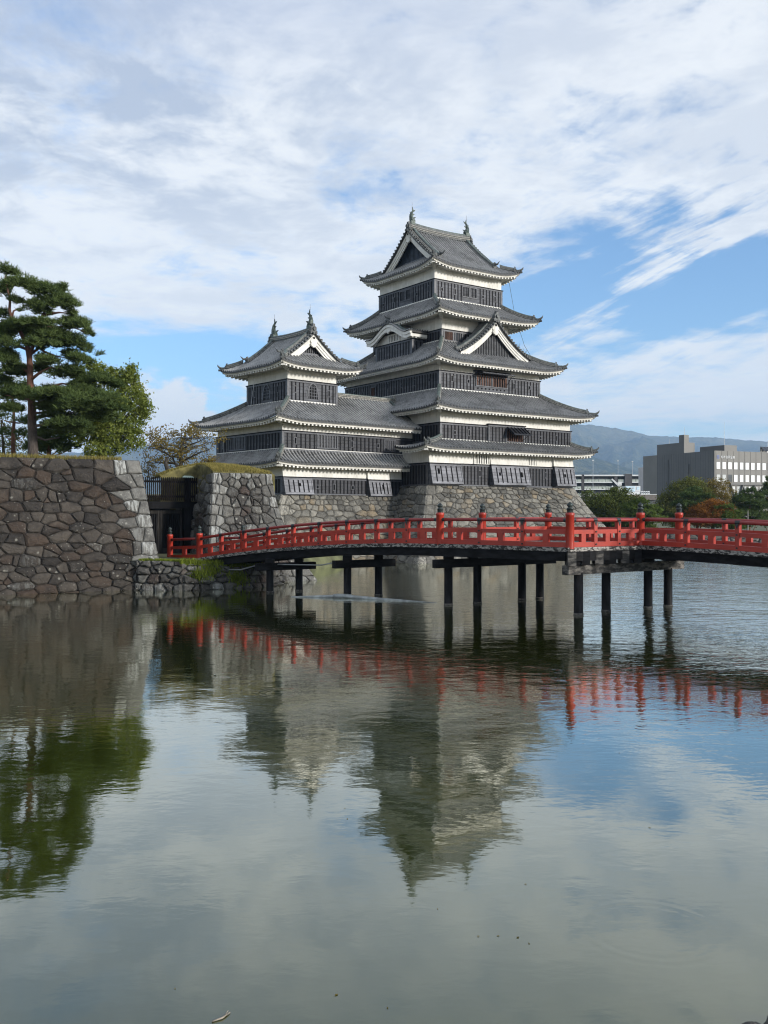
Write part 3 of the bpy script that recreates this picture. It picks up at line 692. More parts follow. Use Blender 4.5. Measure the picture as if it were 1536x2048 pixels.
def roof_fish(roof, p, d, s=1.0):
    """fish-shaped ridge ornament with raised tail and a lightning rod; d points towards the middle of the ridge"""
    mb = MB(); d = Vector((d[0], d[1], 0)).normalized(); z = Vector((0, 0, 1)); p = Vector(p)
    L = [(0.30, 0.10, 0.20), (0.14, 0.16, 0.27), (-0.04, 0.30, 0.27), (-0.10, 0.58, 0.21), (-0.06, 0.86, 0.16), (0.05, 1.08, 0.11), (0.18, 1.22, 0.07), (0.34, 1.24, 0.03)]
    mb.tube([p + (d * a + z * b) * s for a, b, c in L], [c * s for a, b, c in L], 7, 0)
    r = Vector((d.y, -d.x, 0))
    def fin(pts):
        i = mb.add([p + (d * a + z * b + r * c) * s for a, b, c in pts]); j = mb.add([p + (d * a + z * b + r * (c - 0.05)) * s for a, b, c in pts]); k = len(pts)
        mb.face([i + q for q in range(k)], 0); mb.face([j + q for q in range(k)][::-1], 0)
        for q in range(k): mb.face((i + q, i + (q + 1) % k, j + (q + 1) % k, j + q), 0)
    fin([(0.06, 1.02, 0.02), (0.02, 1.30, 0.02), (0.08, 1.60, 0.02), (0.20, 1.30, 0.02), (0.46, 1.34, 0.02), (0.30, 1.14, 0.02)])
    fin([(-0.24, 0.45, 0.02), (-0.34, 0.72, 0.02), (-0.22, 0.86, 0.02), (-0.26, 1.06, 0.02), (-0.06, 0.98, 0.02), (-0.06, 0.5, 0.02)])
    fin([(0.06, 0.62, 0.02), (0.36, 0.86, 0.02), (0.14, 0.92, 0.02)]); fin([(0.1, 0.25, 0.2), (0.34, 0.52, 0.28), (0.12, 0.5, 0.2)]); fin([(0.1, 0.25, -0.16), (0.34, 0.52, -0.24), (0.12, 0.5, -0.16)])
    mb.tube([p + (d * 0.02 + z * 1.1) * s, p + (d * 0.02 + z * 2.05) * s], [0.022 * s, 0.010 * s], 5, 1)
    mb.box(p.x - 0.26 * s, p.x + 0.26 * s, p.y - 0.26 * s, p.y + 0.26 * s, p.z - 0.25 * s, p.z + 0.10 * s, 0)
    return mb.build('roof_fish', ['bronze', 'iron'], roof)
def irimoya(parent, axis, a, b, ag, av, rl, ze, zr, amp, wall_a, wall_b, gable_sides, wallmat, ribs=None, mat='tile', rh=0.72, Rup=3.0):
    """hip-and-gable roof. ridge runs along local x (axis 'x') or y; a = eave half length along ridge, b across"""
    mp = (lambda p, q, z: (p, q, z)) if axis == 'x' else (lambda p, q, z: (q, p, z))
    vec = lambda p, q: Vector(mp(p, q, 0.0))
    R = Roof(); rise = zr - ze
    zmain = lambda q: ze + rise * gc((b - abs(q)) / b)
    for sg in (-1, 1):
        def dm(x):
            p = abs(x - a); return b if p <= av else max(0.0, a - p)
        R.side(vec(-a, sg * b), vec(1, 0), vec(0, -sg), 2 * a, b, 0, 0, ze, rise, amp, b - wall_b, Rup, dm=dm, N=10)
        R.side(vec(sg * a, -b), vec(0, 1), vec(-sg, 0), 2 * b, b, 0, 0, ze, rise, amp, a - wall_a, Rup, dm=lambda x: min(b - abs(x - b), a - ag), N=6)
        for sq in (-1, 1): R.corner_beam(vec(sg * a, sq * b), vec(sg * wall_a, sq * wall_b), ze + amp - 0.36, ze - 0.16)
    ro = R.build(parent, mat)
    hip = a - av
    for sg in (-1, 1):
        for sq in (-1, 1):
            zh = lambda t: ze + rise * gc(t * hip / b) + amp * max(0, 1 - t * hip / Rup) ** 2 * (1 - t * hip / b) ** 2 + 0.05
            hip_ridge(ro, vec(sg * a, sq * b), vec(sg * av, sq * (b - hip)), zh, 0.30, 0.95)
            mb = MB()                                             # descending ridge beside the gable
            pk = av - 0.62
            pts = [mp(sg * pk, sq * q, zmain(q) + 0.04) for q in np.linspace(0.2, b - hip - 0.1, 12)]
            mb.sweep(pts, 0.36, 0.42, 0, 1); mb.sweep([Vector(q) + Vector((0, 0, 0.13)) for q in pts], 0.40, 0.035, 2)
            e = Vector(pts[-1]); dq = vec(0, sq)
            oni(mb, e, dq, 0.9, 0); mb.tube([e + Vector((0, 0, 0.4)), e + dq * 0.45 + Vector((0, 0, 0.30)), e + dq * 0.75 + Vector((0, 0, 0.52))], [0.12, 0.09, 0.02], 6, 0)
            mb.build('descending_ridge', ['ridge', 'ridge_top', 'noshi'], ro)
    zb = ze + rise * gc((a - ag) / b)
    for sg in gable_sides:
        mpg = lambda p, q, z, sg=sg: mp(sg * p, q, z)
        gable_front(ro, mpg, av - 0.10, b - (a - ag) + 0.35, zmain, zb + 0.05, wallmat, ag - 0.15, ribs=ribs)
        verge_tiles(ro, mpg, av + 0.16, av - 0.35, b - (a - av) - 0.1, zmain)
    mb = MB()
    pts = [mp(p, 0, zr - 0.10 + 0.16 * (abs(p) / rl) ** 2.5) for p in np.linspace(-rl, rl, 15)]
    mb.sweep(pts, 0.46, rh, 0, 1)
    for k in (0.22, 0.44): mb.sweep([Vector(q) + Vector((0, 0, rh * k)) for q in pts], 0.54, 0.10, 2)
    for sg in (-1, 1): oni(mb, Vector(pts[0 if sg < 0 else -1]) + Vector((0, 0, -0.15)), vec(sg, 0), 1.35, 0)
    mb.build('main_ridge', ['ridge', 'ridge_top', 'noshi'], ro)
    for sg in (-1, 1):
        e = Vector(pts[0 if sg < 0 else -1]); roof_fish(ro, e + Vector((0, 0, rh)) - vec(sg, 0) * 0.32, vec(-sg, 0), 0.92)
    return ro

# ------------------------------------------------------------------ stone walls
def clip_poly(poly, nx, ny, c):       # keep n.p <= c
    out = []
    for i in range(len(poly)):
        a = poly[i]; b = poly[(i + 1) % len(poly)]
        da = nx * a[0] + ny * a[1] - c; db = nx * b[0] + ny * b[1] - c
        if da <= 0: out.append(a)
        if (da < 0 < db) or (db < 0 < da):
            t = da / (da - db); out.append((a[0] + (b[0] - a[0]) * t, a[1] + (b[1] - a[1]) * t))
    return out
def stone_cells(W, H, cw, ch, seed, quoin_l=0, quoin_r=0, jit=0.26):
    """irregular stone outlines in a W x H rectangle: (polygon, is_quoin) list"""
    rnd = random.Random(seed); seeds = []; ky = cw / ch
    y = 0.0
    while y < H:
        rh = ch * rnd.choice((0.62, 0.8, 1.0, 1.15, 1.4)); x = -cw * rnd.random(); yc = y + rh / 2; y += rh
        while x < W:
            w = cw * rh / ch * rnd.choice((0.5, 0.7, 0.9, 1.0, 1.2, 1.7)); x += w / 2
            seeds.append((x + rnd.uniform(-0.1, 0.1) * cw, yc + rnd.uniform(-jit, jit) * ch, False)); x += w / 2
    for k in range(int(len(seeds) * 0.13)): seeds.append((rnd.uniform(0, W), rnd.uniform(0, H), False))   # chinking stones
    for q, edge in ((quoin_l, 0.0), (quoin_r, W)):
        if q:
            n = max(2, round(H / q)); hq = H / n
            seeds = [s for s in seeds if abs(s[0] - edge) > q * 1.75]
            for i in range(n):
                wq = q * (1.0 if i % 2 else 0.62); sx = 1 if edge == 0 else -1
                seeds.append((edge + sx * wq * 0.5, (i + 0.5) * hq, True)); seeds.append((edge + sx * (wq * 1.5 + 0.1), (i + 0.5) * hq + rnd.uniform(-0.08, 0.08), True))
    seeds = [s for s in seeds if -cw < s[0] < W + cw and -ch < s[1] < H + ch]
    S = [(x, y * ky, q) for x, y, q in seeds]; A = np.array([(s[0], s[1]) for s in S]); out = []
    wt = [0.0 if q else rnd.choice((-0.05, 0.0, 0.03, 0.07, 0.14)) * cw * cw for x, y, q in S]
    for i, (x, y, q) in enumerate(S):
        if not (-0.3 * cw < x < W + 0.3 * cw and -0.3 * ch * ky < y < (H + 0.3 * ch) * ky): continue
        d = np.hypot(A[:, 0] - x, A[:, 1] - y); near = np.argsort(d)[1:22]
        poly = [(0, 0), (W, 0), (W, H * ky), (0, H * ky)]
        for j in near:
            nx = A[j, 0] - x; ny = A[j, 1] - y; c = (nx * (A[j, 0] + x) + ny * (A[j, 1] + y) + wt[i] - wt[j]) / 2
            poly = clip_poly(poly, nx, ny, c)
            if len(poly) < 3: break
        if len(poly) >= 3: out.append(([(a, b / ky) for a, b in poly], q))
    return out
def stone_face(mb, W, H, fm, cw, ch, seed, ql=0, qr=0, gap=0.03, bulge=0.10, mats=(0, 1), lich=0.5, rust=0.25, backm=2):
    """stones standing proud of a dark core. fm(s, t, out) -> point"""
    rnd = random.Random(seed + 99)
    n = max(2, int(W / 1.5)); k = max(2, int(H / 1.0))
    for i in range(n):
        for j in range(k):
            mb.quad(fm(W * i / n, H * j / k, -0.07), fm(W * (i + 1) / n, H * j / k, -0.07), fm(W * (i + 1) / n, H * (j + 1) / k, -0.07), fm(W * i / n, H * (j + 1) / k, -0.07), backm)
    for poly, q in stone_cells(W, H, cw, ch, seed, ql, qr):
        if not q and len(poly) > 3:                          # knock the corners off rubble stones
            cut = rnd.uniform(0.05, 0.17); np_ = []
            for i in range(len(poly)):
                a = poly[i]; b = poly[(i + 1) % len(poly)]
                for t in (cut, 1 - cut): np_.append((a[0] + (b[0] - a[0]) * t, a[1] + (b[1] - a[1]) * t))
            poly = np_
        # subdivide and roughen the outline
        pts = []
        for i in range(len(poly)):
            a = poly[i]; b = poly[(i + 1) % len(poly)]; L = math.hypot(b[0] - a[0], b[1] - a[1])
            m = 1 if L < 0.25 else (2 if L < 0.6 else 3)
            for t in range(m): pts.append((a[0] + (b[0] - a[0]) * t / m, a[1] + (b[1] - a[1]) * t / m))
        if len(pts) < 3: continue
        cx = sum(p[0] for p in pts) / len(pts); cy = sum(p[1] for p in pts) / len(pts)
        size = sum(math.hypot(p[0] - cx, p[1] - cy) for p in pts) / len(pts)
        if size < 0.05: continue
        tone = (rnd.random() ** 1.6 if not q else rnd.random(), 0.0 if q else rnd.random() ** (1.0 / max(rust, 0.01)) if False else (rnd.random() if rnd.random() < rust * 2 else rnd.random() * 0.4), (0.5 + 0.5 * rnd.random()) if q else rnd.random() * (0.70 + lich * 0.34))
        jr = 0.010 if q else 0.05
        def ring(shrink, out, jit):
            idx = []
            for px, py in pts:
                d = math.hypot(px - cx, py - cy) or 1e-6; f = max(0.2, (d - shrink) / d)
                x = cx + (px - cx) * f + rnd.uniform(-jit, jit) * size; y = cy + (py - cy) * f + rnd.uniform(-jit, jit) * size
                x = min(max(x, 0.0), W); y = min(max(y, 0.0), H)
                idx.append(mb.add([fm(x, y, out + rnd.uniform(-jit, jit) * size * 0.8)]))
            return idx
        b_ = bulge * min(1.6, size / 0.35) * rnd.uniform(0.5, 1.2) * (0.55 if q else 1)
        r0 = ring(gap * 0.3, -0.075, 0); r1 = ring(gap + 0.02, -0.01, jr); r2 = ring(gap + size * 0.22, b_ * 0.75, jr); r3 = ring(gap + size * 0.55, b_, jr * 0.8)
        c = mb.add([fm(cx, cy, b_ * rnd.uniform(0.85, 1.2))]); nn = len(pts); mm = mats[1] if q else mats[0]
        for A, B in ((r0, r1), (r1, r2), (r2, r3)):
            for i in range(nn): mb.face((A[i], A[(i + 1) % nn], B[(i + 1) % nn], B[i]), mm, tone)
        for i in range(nn): mb.face((r3[i], r3[(i + 1) % nn], c), mm, tone)

# ================================================================== setting: water, ground, mountains
def build_setting():
    mb = MB(); mb.quad((-260, -30, 0), (260, -30, 0), (260, 118, 0), (-260, 118, 0)); struct(mb.build('moat_water', ['water']))
    mb = MB()                                    # far bank and town ground, one sheet out to the mountains
    xs = [-11000, -4000, -600, -260, -120, -60, 0, 60, 120, 260, 600, 4000, 11000]; ys = [111.8, 113.2, 118, 150, 400, 1200, 4000, 8400]
    zz = [-0.4, 1.25, 1.5, 1.6, 2.0, 4.0, 6.0, 10.0]
    for i in range(len(xs) - 1):
        for j in range(len(ys) - 1):
            mb.quad((xs[i], ys[j], zz[j]), (xs[i + 1], ys[j], zz[j]), (xs[i + 1], ys[j + 1], zz[j + 1]), (xs[i], ys[j + 1], zz[j + 1]))
    struct(mb.build('ground', ['ground']))
    mb = MB(); mb.quad((8, 114.0, 1.31), (90, 114.0, 1.31), (90, 117.0, 1.50), (8, 117.0, 1.50)); struct(mb.build('path', ['path']))
    # mountains: ridge heights follow the skyline, slopes broken by gullies
    def ridge(name, D, px, prof, depth, seed, x0, x1, n):
        mb = MB(); rows = 52; idx = []
        for j in range(rows + 1):
            t = j / rows; row = []
            for i in range(n + 1):
                p = x0 + (x1 - x0) * i / n
                y = np.interp(p, px, prof)
                X = (p - 768) / F_PX * D; top = CAM_H + (1024 - y) / F_PX * D
                g = mnoise.fractal(Vector((X / D * 9 + seed, t * 1.6, seed)), 0.9, 2.1, 5); g2 = mnoise.ridged_multi_fractal(Vector((X / D * 14 + seed, t * 1.3, 1.7)), 0.8, 2.1, 5, 1.0, 2.0)
                z = top * (t ** 1.15) + top * 0.52 * (g * 0.7 + (g2 - 1.2) * 0.30) * math.sin(math.pi * min(1, t * 1.0)) + top * 0.012 * mnoise.noise(Vector((p * 0.11, t * 9, seed)))
                row.append(mb.add([(X * (1 - depth * (1 - t) / D), D - depth * (1 - t), max(z, 1.0) if t > 0 else -2)]))
            idx.append(row)
        for j in range(rows):
            for i in range(n): mb.face((idx[j][i], idx[j][i + 1], idx[j + 1][i + 1], idx[j + 1][i]))
        b0 = mb.add([mb.v[idx[rows][i]][:2] + (-2,) if False else (mb.v[idx[rows][i]][0] * 1.02, D + 200, -2) for i in range(n + 1)])
        for i in range(n): mb.face((idx[rows][i], idx[rows][i + 1], b0 + i + 1, b0 + i))
        return struct(mb.build(name, ['forest'], None, True))
    ridge('mountain', 8000, [-400, 200, 285, 320, 360, 420, 500, 700, 900, 1060, 1140, 1185, 1230, 1262, 1300, 1340, 1380, 1415, 1450, 1500, 1560, 1800, 2100],
          [905, 905, 893, 882, 874, 873, 880, 850, 820, 838, 848, 850, 856, 862, 872, 873, 875, 874, 877, 881, 885, 890, 900], 3600, 3.3, -400, 2100, 460)
    ridge('hill', 4600, [800, 1000, 1130, 1180, 1230, 1290, 1360, 1500, 1900], [900, 895, 900, 912, 928, 946, 962, 975, 985], 1700, 8.1, 800, 1900, 240)
build_setting()

# ================================================================== the keep
KEEP_O, KEEP_R = (5.4703, 91.597), math.atan2(0.580703, 0.814116)
TUR_S = 0.985
TUR_O, TUR_R = (-7.844, 79.557), math.atan2(0.656059, 0.754710)

def build_keep():
    root = empty('castle_keep', (KEEP_O[0], KEEP_O[1], 0), KEEP_R)
    tag(root, 'tall black and white castle keep with five stacked tiers of grey tiled roofs', 'castle')
    # --- first storey
    r1 = (-9.13, 8.10, -9.75, 9.75)
    w = storey(root, r1, 6.2, 9.55, 8.12, skip=(('F', -9.2, -5.70), ('F', -2.34, 2.25), ('F', 5.5, 8.2)), bm='board_dark')
    fm = facemap('F', r1)
    drop_bay(w, fm, -9.16, -5.76, 9.05, 8.06, 6.38, 6, holes=((-8.3, 7.45, 0.22),))
    drop_bay(w, fm, -2.28, 2.19, 9.05, 8.10, 6.40, 8, holes=((-1.4, 7.35, 0.13), (1.25, 7.35, 0.22)))
    drop_bay(w, fm, 5.56, 8.13, 9.05, 8.14, 6.42, 5, holes=((6.8, 7.4, 0.13),))
    loophole(w, fm, -3.45, 7.35); loophole(w, fm, 4.6, 7.4)
    lattice(w, fm, -4.06, -2.42, 8.22, 8.95, 6, 'plaster', 'void', 0.05, 0.15, 'plaster'); lattice(w, fm, 2.32, 3.40, 8.25, 8.98, 5, 'plaster', 'void', 0.05, 0.13, 'plaster')
    # --- first roof, with a short return on the turret side
    R = Roof(); inn = (-7.85, 7.85, -9.78, 9.78); ze, rise, amp = 9.36, 0.82, 0.24
    U0, U1, V0 = -10.72, 9.58, -11.42
    R.side((U0, V0, 0), (1, 0, 0), (0, 1, 0), U1 - U0, -9.78 - V0, 2.87, 1.73, ze, rise, amp, 1.67, 3.0)
    R.side((U1, V0, 0), (0, 1, 0), (-1, 0, 0), 22.0, 1.73, 1.64, 1.64, ze, rise, amp, 1.48, 3.0)
    R.side((U0, -7.10, 0), (0, -1, 0), (1, 0, 0), -7.10 - V0, 2.87, 2.6, 1.64, ze, rise, amp, 1.55, 2.0)
    R.corner_beam((U0, V0, 0), (-9.13, -9.75, 0), ze + amp - 0.36, ze - 0.16); R.corner_beam((U1, V0, 0), (8.10, -9.75, 0), ze + amp - 0.36, ze - 0.16)
    ro = R.build(root)
    zh = lambda t: ze + rise * gc(t) + amp * max(0, 1 - t * 0.55) ** 2 * (1 - t) ** 2 + 0.05
    hip_ridge(ro, (U0, V0, 0), (-7.85, -9.78, 0), zh, 0.2); hip_ridge(ro, (U1, V0, 0), (7.85, -9.78, 0), zh, 0.2)
    flashing(ro, [(-7.94, 7.94, -9.87, -9.76, 10.12, 10.24)])
    # --- second storey
    r2 = (-7.85, 7.85, -9.78, 9.78); fm = facemap('F', r2)
    w = storey(root, r2, 10.0, 12.9, 11.58, skip=(('F', -2.6, 1.85),), bm='board_dark')
    for s, z, tl in ((-4.7, 10.85, True), (-6.3, 10.8, False), (3.9, 10.8, False), (6.0, 10.85, True)): loophole(w, fm, s, z, tl)
    mb = MB()                                             # projecting window case
    fbox(mb, fm, -2.58, 1.83, 0, 0.20, 11.52, 11.66, 0); fbox(mb, fm, -2.64, 1.89, 0, 0.30, 11.67, 11.76, 1)
    for a in (-2.56, -0.52, 1.70): fbox(mb, fm, a, a + 0.12, 0, 0.18, 10.2, 11.5, 0)
    fbox(mb, fm, -2.44, -0.52, 0, 0.10, 10.2, 11.5, 3)
    for k in range(1, 5): fbox(mb, fm, -2.44 + k * 0.39, -2.37 + k * 0.39, 0.10, 0.14, 10.2, 11.5, 1)
    fbox(mb, fm, -0.38, 1.68, 0.05, 0.11, 10.22, 11.46, 2)
    mb.build('window_case', ['frame', 'batten', 'void', 'board_dark'], w)
    lattice(w, fm, -0.36, 1.66, 10.30, 11.42, 9, 'redwood', 'void', 0.14, 0.07)
    def shutter(s0, s1, zt, ln, ang, o0=0.22):             # propped top-hung shutter
        mb = MB(); ca, sa = math.cos(ang), math.sin(ang)
        q = lambda s, l, e: fm(s, o0 + l * sa + e * ca, zt - l * ca + e * sa)
        def slab(a, b, l0, l1, e0, e1, m): mb.hexa([q(a, l0, e0), q(b, l0, e0), q(b, l1, e0), q(a, l1, e0), q(a, l0, e1), q(b, l0, e1), q(b, l1, e1), q(a, l1, e1)], m)
        slab(s0, s1, 0, ln, 0, 0.05, 0); n = int((s1 - s0) / 0.36)
        for i in range(n + 1): a = s0 + (s1 - s0 - 0.07) * i / n; slab(a, a + 0.07, 0, ln, 0.05, 0.10, 1)
        slab(s0, s1, ln - 0.1, ln, 0.045, 0.11, 2)
        for s in (s0 + 0.25, s1 - 0.25): a = Vector(q(s, ln - 0.1, 0)); b = Vector(fm(s + 0.1, 0.12, zt - ln * 0.95)); mb.beam(a, b, 0.035, 0.035, 1)
        return mb.build('propped_shutter', ['board_dark', 'batten', 'frame'], w)
    shutter(-0.40, 1.72, 11.50, 1.15, RAD(52))
    skirt(root, (-6.08, 6.08, -7.46, 7.46), (-9.52, 9.52, -11.51, 11.51), (-7.85, 7.85, -9.78, 9.78), 12.74, 14.84, 0.26)
    # --- third storey
    r3 = (-6.08, 6.08, -7.46, 7.46); fm = facemap('F', r3); fl = facemap('L', r3)
    w = storey(root, r3, 14.6, 17.4, 16.42, skip=(('F', -2.0, 2.0), ('L', 2.1, 2.95)))
    for s, z, tl in ((-4.7, 15.82, True), (-2.78, 15.72, False), (2.78, 15.72, True), (4.78, 15.74, False)): loophole(w, fm, s, z, tl)
    for s, z, tl in ((0.17, 15.86, True), (-1.97, 15.68, False), (-4.02, 15.74, True), (-6.14, 15.73, False), (4.36, 15.6, False), (5.85, 15.72, True)): loophole(w, fl, s, z, tl)
    lattice(w, fl, 2.16, 2.88, 15.18, 15.98, 8, 'redwood', 'void', 0.08, 0.04, 'frame', True)
    lattice(w, fm, -1.86, -0.06, 15.46, 16.55, 6, 'redwood', 'void', 0.07, 0.13); lattice(w, fm, 0.06, 1.89, 15.46, 16.55, 6, 'redwood', 'void', 0.07, 0.13)
    mb = MB()
    for k in range(8): s = -1.7 + k * 0.46; fbox(mb, fm, s, s + 0.10, 0.05, 0.12, 15.14, 15.26, 1)
    fbox(mb, fm, -2.13, 2.15, 0.0, 0.24, 16.62, 16.70, 0); fbox(mb, fm, -2.18, 2.20, 0.0, 0.34, 16.71, 16.80, 1)
    mb.build('window_case', ['frame', 'batten'], w)
    shutter(-1.95, 1.98, 16.60, 0.95, RAD(80), 0.14)
    r3o = skirt(root, (-4.09, 4.09, -5.35, 5.35), (-7.74, 7.74, -9.24, 9.24), r3, 17.18, 19.58, 0.40)
    # --- fourth tier wall, set back
    r5 = (-4.09, 4.09, -5.35, 5.35); fm = facemap('F', r5); fl = facemap('L', r5)
    w = storey(root, r5, 18.6, 22.0, 20.60, bm='board_dark')
    lattice(w, fm, -3.86, -2.90, 19.68, 20.42, 8, 'redwood', 'void', 0.08, 0.04, 'frame', True); lattice(w, fm, -2.74, -1.80, 19.68, 20.42, 3, 'frame', 'windark', 0.08, 0.06)
    # --- big triangular gable on the lit face
    R = Roof(); gu, hw, zb, za = 0.47, 4.30, 18.35, 21.55
    zg = lambda q: zb + (za - zb) * gc(max(0.0, 1 - abs(q) / hw), 0.42)
    for sg in (-1, 1):
        L = 3.7
        Pf = lambda x, d, h, sg=sg: (gu + sg * (hw - d), -7.72 + x, zg(hw - d) + h)
        tiles(R.t, 0, L, Pf, lambda x: hw, 9, 0.30)
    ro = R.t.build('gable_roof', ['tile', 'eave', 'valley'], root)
    mp = lambda p, q, z: (gu + q, p, z)
    gable_front(ro, mp, -7.55, hw - 0.15, zg, 18.15, 'gablegrey', -7.05, 0.44, 1.15, ribs='batten'); verge_tiles(ro, mp, -7.84, -7.35, hw - 0.1, zg)
    mb = MB(); pts = [(gu, y, za - 0.08) for y in np.linspace(-7.55, -4.3, 6)]; mb.sweep(pts, 0.42, 0.48, 0, 1); oni(mb, (gu, -7.55, za - 0.1), (0, -1), 1.5, 0)
    mb.build('main_ridge', ['ridge', 'ridge_top'], ro)
    for sg in (-1, 1):
        mb = MB(); pts = [(gu + sg * q, -6.95, zg(q) + 0.05) for q in np.linspace(0.3, hw - 0.1, 10)]; mb.sweep(pts, 0.34, 0.38, 0, 1); mb.sweep([Vector(q) + Vector((0, 0, 0.13)) for q in pts], 0.38, 0.035, 2)
        oni(mb, pts[-1], (sg, 0), 0.9); mb.build('descending_ridge', ['ridge', 'ridge_top', 'noshi'], ro)
    mb = MB(); rnd = random.Random(5)                       # tufts growing in the tiles beside the gable
    for q, z0 in ((3.0, 0), (3.5, 0), (3.9, 0)):
        for k in range(14):
            a = rnd.uniform(0, 6.28); p = Vector((gu + q, -7.3, zg(q) + 0.15)); e = p + Vector((math.cos(a) * 0.3, math.sin(a) * 0.25, rnd.uniform(0.25, 0.75))); s_ = Vector((0.05, 0.03, 0)); i = mb.add([p - s_, p + s_, e]); mb.face((i, i + 1, i + 2))
    mb.build('weed_tuft', ['darkleaf'], ro)
    # --- curved gable bay on the shaded face
    kc, kh, ku = 0.15, 3.55, -6.25
    rb = (-5.42, -4.0, -2.66, 3.0); flb = facemap('L', rb)
    mb = MB(); mb.box(-5.40, -4.0, -2.64, 2.98, 18.0, 20.9); wb = mb.build('bay_wall', ['plaster'], root)
    cladding(wb, rb, 18.4, 19.98, 'LFB', 0.45)
    lattice(wb, flb, -0.75, 1.05, 20.14, 20.72, 7, 'plaster', 'void', 0.05, 0.10, 'plaster')
    zk = lambda q: 20.42 + 1.12 * (0.5 * (1 + math.cos(math.pi * min(1, abs(q) / (kh * 0.86))))) + 0.10 * max(0, abs(q) / kh - 0.80) / 0.2
    R = Roof()
    for sg in (-1, 1):
        Pf = lambda x, d, h, sg=sg: (ku - 0.12 + x, kc + sg * (kh - d), zk(kh - d) + h + 0.14)
        tiles(R.t, 0, 2.3, Pf, lambda x: kh, 16, 0.30)
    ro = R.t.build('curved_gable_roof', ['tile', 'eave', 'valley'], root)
    mb = MB(); qs = np.linspace(-kh, kh, 41); mp2 = lambda p, q, z: (p, kc + q, z)
    band(mb, mp2, [(q, zk(q) + 0.10) for q in qs], [(q, zk(q) - 0.16) for q in qs], ku, ku + 0.24)
    band(mb, mp2, [(q, zk(q) - 0.12) for q in qs], [(q, zk(q) - 0.44 - 0.10 * math.exp(-(q / 0.8) ** 2)) for q in qs], ku + 0.09, ku + 0.28)
    mb.build('bargeboard', ['plaster'], ro)
    mb = MB(); band(mb, mp2, [(q, zk(q) + 0.02) for q in qs], [(q, zk(q) - 0.06) for q in qs], ku + 0.25, -4.0); mb.build('eave_board', ['soffit'], ro)
    for sg in (-1, 1):
        mb = MB(); y0 = kc + sg * (kh - 0.1); ys = lambda a, b: (min(y0 - sg * a, y0 - sg * b), max(y0 - sg * a, y0 - sg * b))
        mb.box(ku + 0.1, -4.0, *ys(0, 0.16), 20.10, 20.36)
        for k in range(5): x = ku + 0.4 + k * 0.4; mb.box(x, x + 0.17, *ys(0.1, 0.8), 20.02, 20.20)
        mb.build('rafter_row', ['plaster'], ro)
    mb = MB(); mb.sweep([(x, kc, zk(0) + 0.16) for x in np.linspace(ku + 0.05, -4.2, 5)], 0.34, 0.30, 0, 1); oni(mb, (ku + 0.05, kc, zk(0) + 0.14), (-1, 0), 1.0)
    mb.tube([(ku + 0.3, kc, zk(0) + 0.7), (ku - 0.1, kc, zk(0) + 0.75), (ku - 0.35, kc, zk(0) + 0.92)], [0.1, 0.08, 0.02], 6); mb.build('main_ridge', ['ridge', 'ridge_top'], ro)
    for sg in (-1, 1):
        mb = MB(); pts = [(ku + 0.42, kc + sg * q, zk(q) + 0.2) for q in np.linspace(0.2, kh * 0.95, 12)]; mb.sweep(pts, 0.26, 0.20, 1, 1); mb.build('descending_ridge', ['ridge', 'ridge_top'], ro)
    mb = MB(); prof = [(-0.5, 0), (-0.3, -0.18), (-0.16, -0.14), (0, -0.34), (0.16, -0.14), (0.3, -0.18), (0.5, 0)]
    zo = zk(0) - 0.42; i = mb.add([(ku + 0.05, kc + a, zo + b) for a, b in prof]); j = mb.add([(ku + 0.2, kc + a, zo + b) for a, b in prof]); mb.face([i + k for k in range(7)]); mb.face([j + k for k in range(7)])
    for k in range(6): mb.face((i + k, i + k + 1, j + k + 1, j + k))
    mb.build('gable_ornament', ['plaster'], ro)
    skirt(root, (-4.12, 4.12, -4.33, 4.33), (-6.12, 6.12, -7.52, 7.52), r5, 21.84, 23.62, 0.30)
    # --- top storey
    r6 = (-4.12, 4.12, -4.33, 4.33); fm = facemap('F', r6); fl = facemap('L', r6)
    w = storey(root, r6, 23.3, 27.0, 25.36, skip=(('F', -0.9, 0.97), ('L', -1.0, 1.0)))
    for s, z, tl in ((-3.3, 24.5, False), (-1.74, 24.5, True), (1.72, 24.46, False), (3.25, 24.46, True)): loophole(w, fm, s, z, tl)
    for s, z, tl in ((3.64, 24.4, False), (1.81, 24.56, True), (-1.77, 24.46, False), (-3.51, 24.65, True)): loophole(w, fl, s, z, tl)
    for f_ in (fm, fl):
        for a, b in ((-0.80, -0.08), (0.13, 0.87)):
            lattice(w, f_, a, b, 24.22, 25.10, 4, 'batten', 'void', 0.06, 0.03)
    irimoya(root, 'x', 5.36, 5.66, 3.30, 3.98, 3.75, 26.55, 31.0, 0.50, 4.12, 4.33, (-1, 1), 'darkblue')
    mb = MB()                                              # thin rod cable hanging from the top eave
    mb.tube([(4.9, -4.6, 26.3), (5.1, -5.2, 23.0), (5.6, -6.0, 20.0), (6.2, -7.2, 17.8)], 0.018, 4); mb.build('rod_cable', ['iron'], root)
    return root
build_keep()

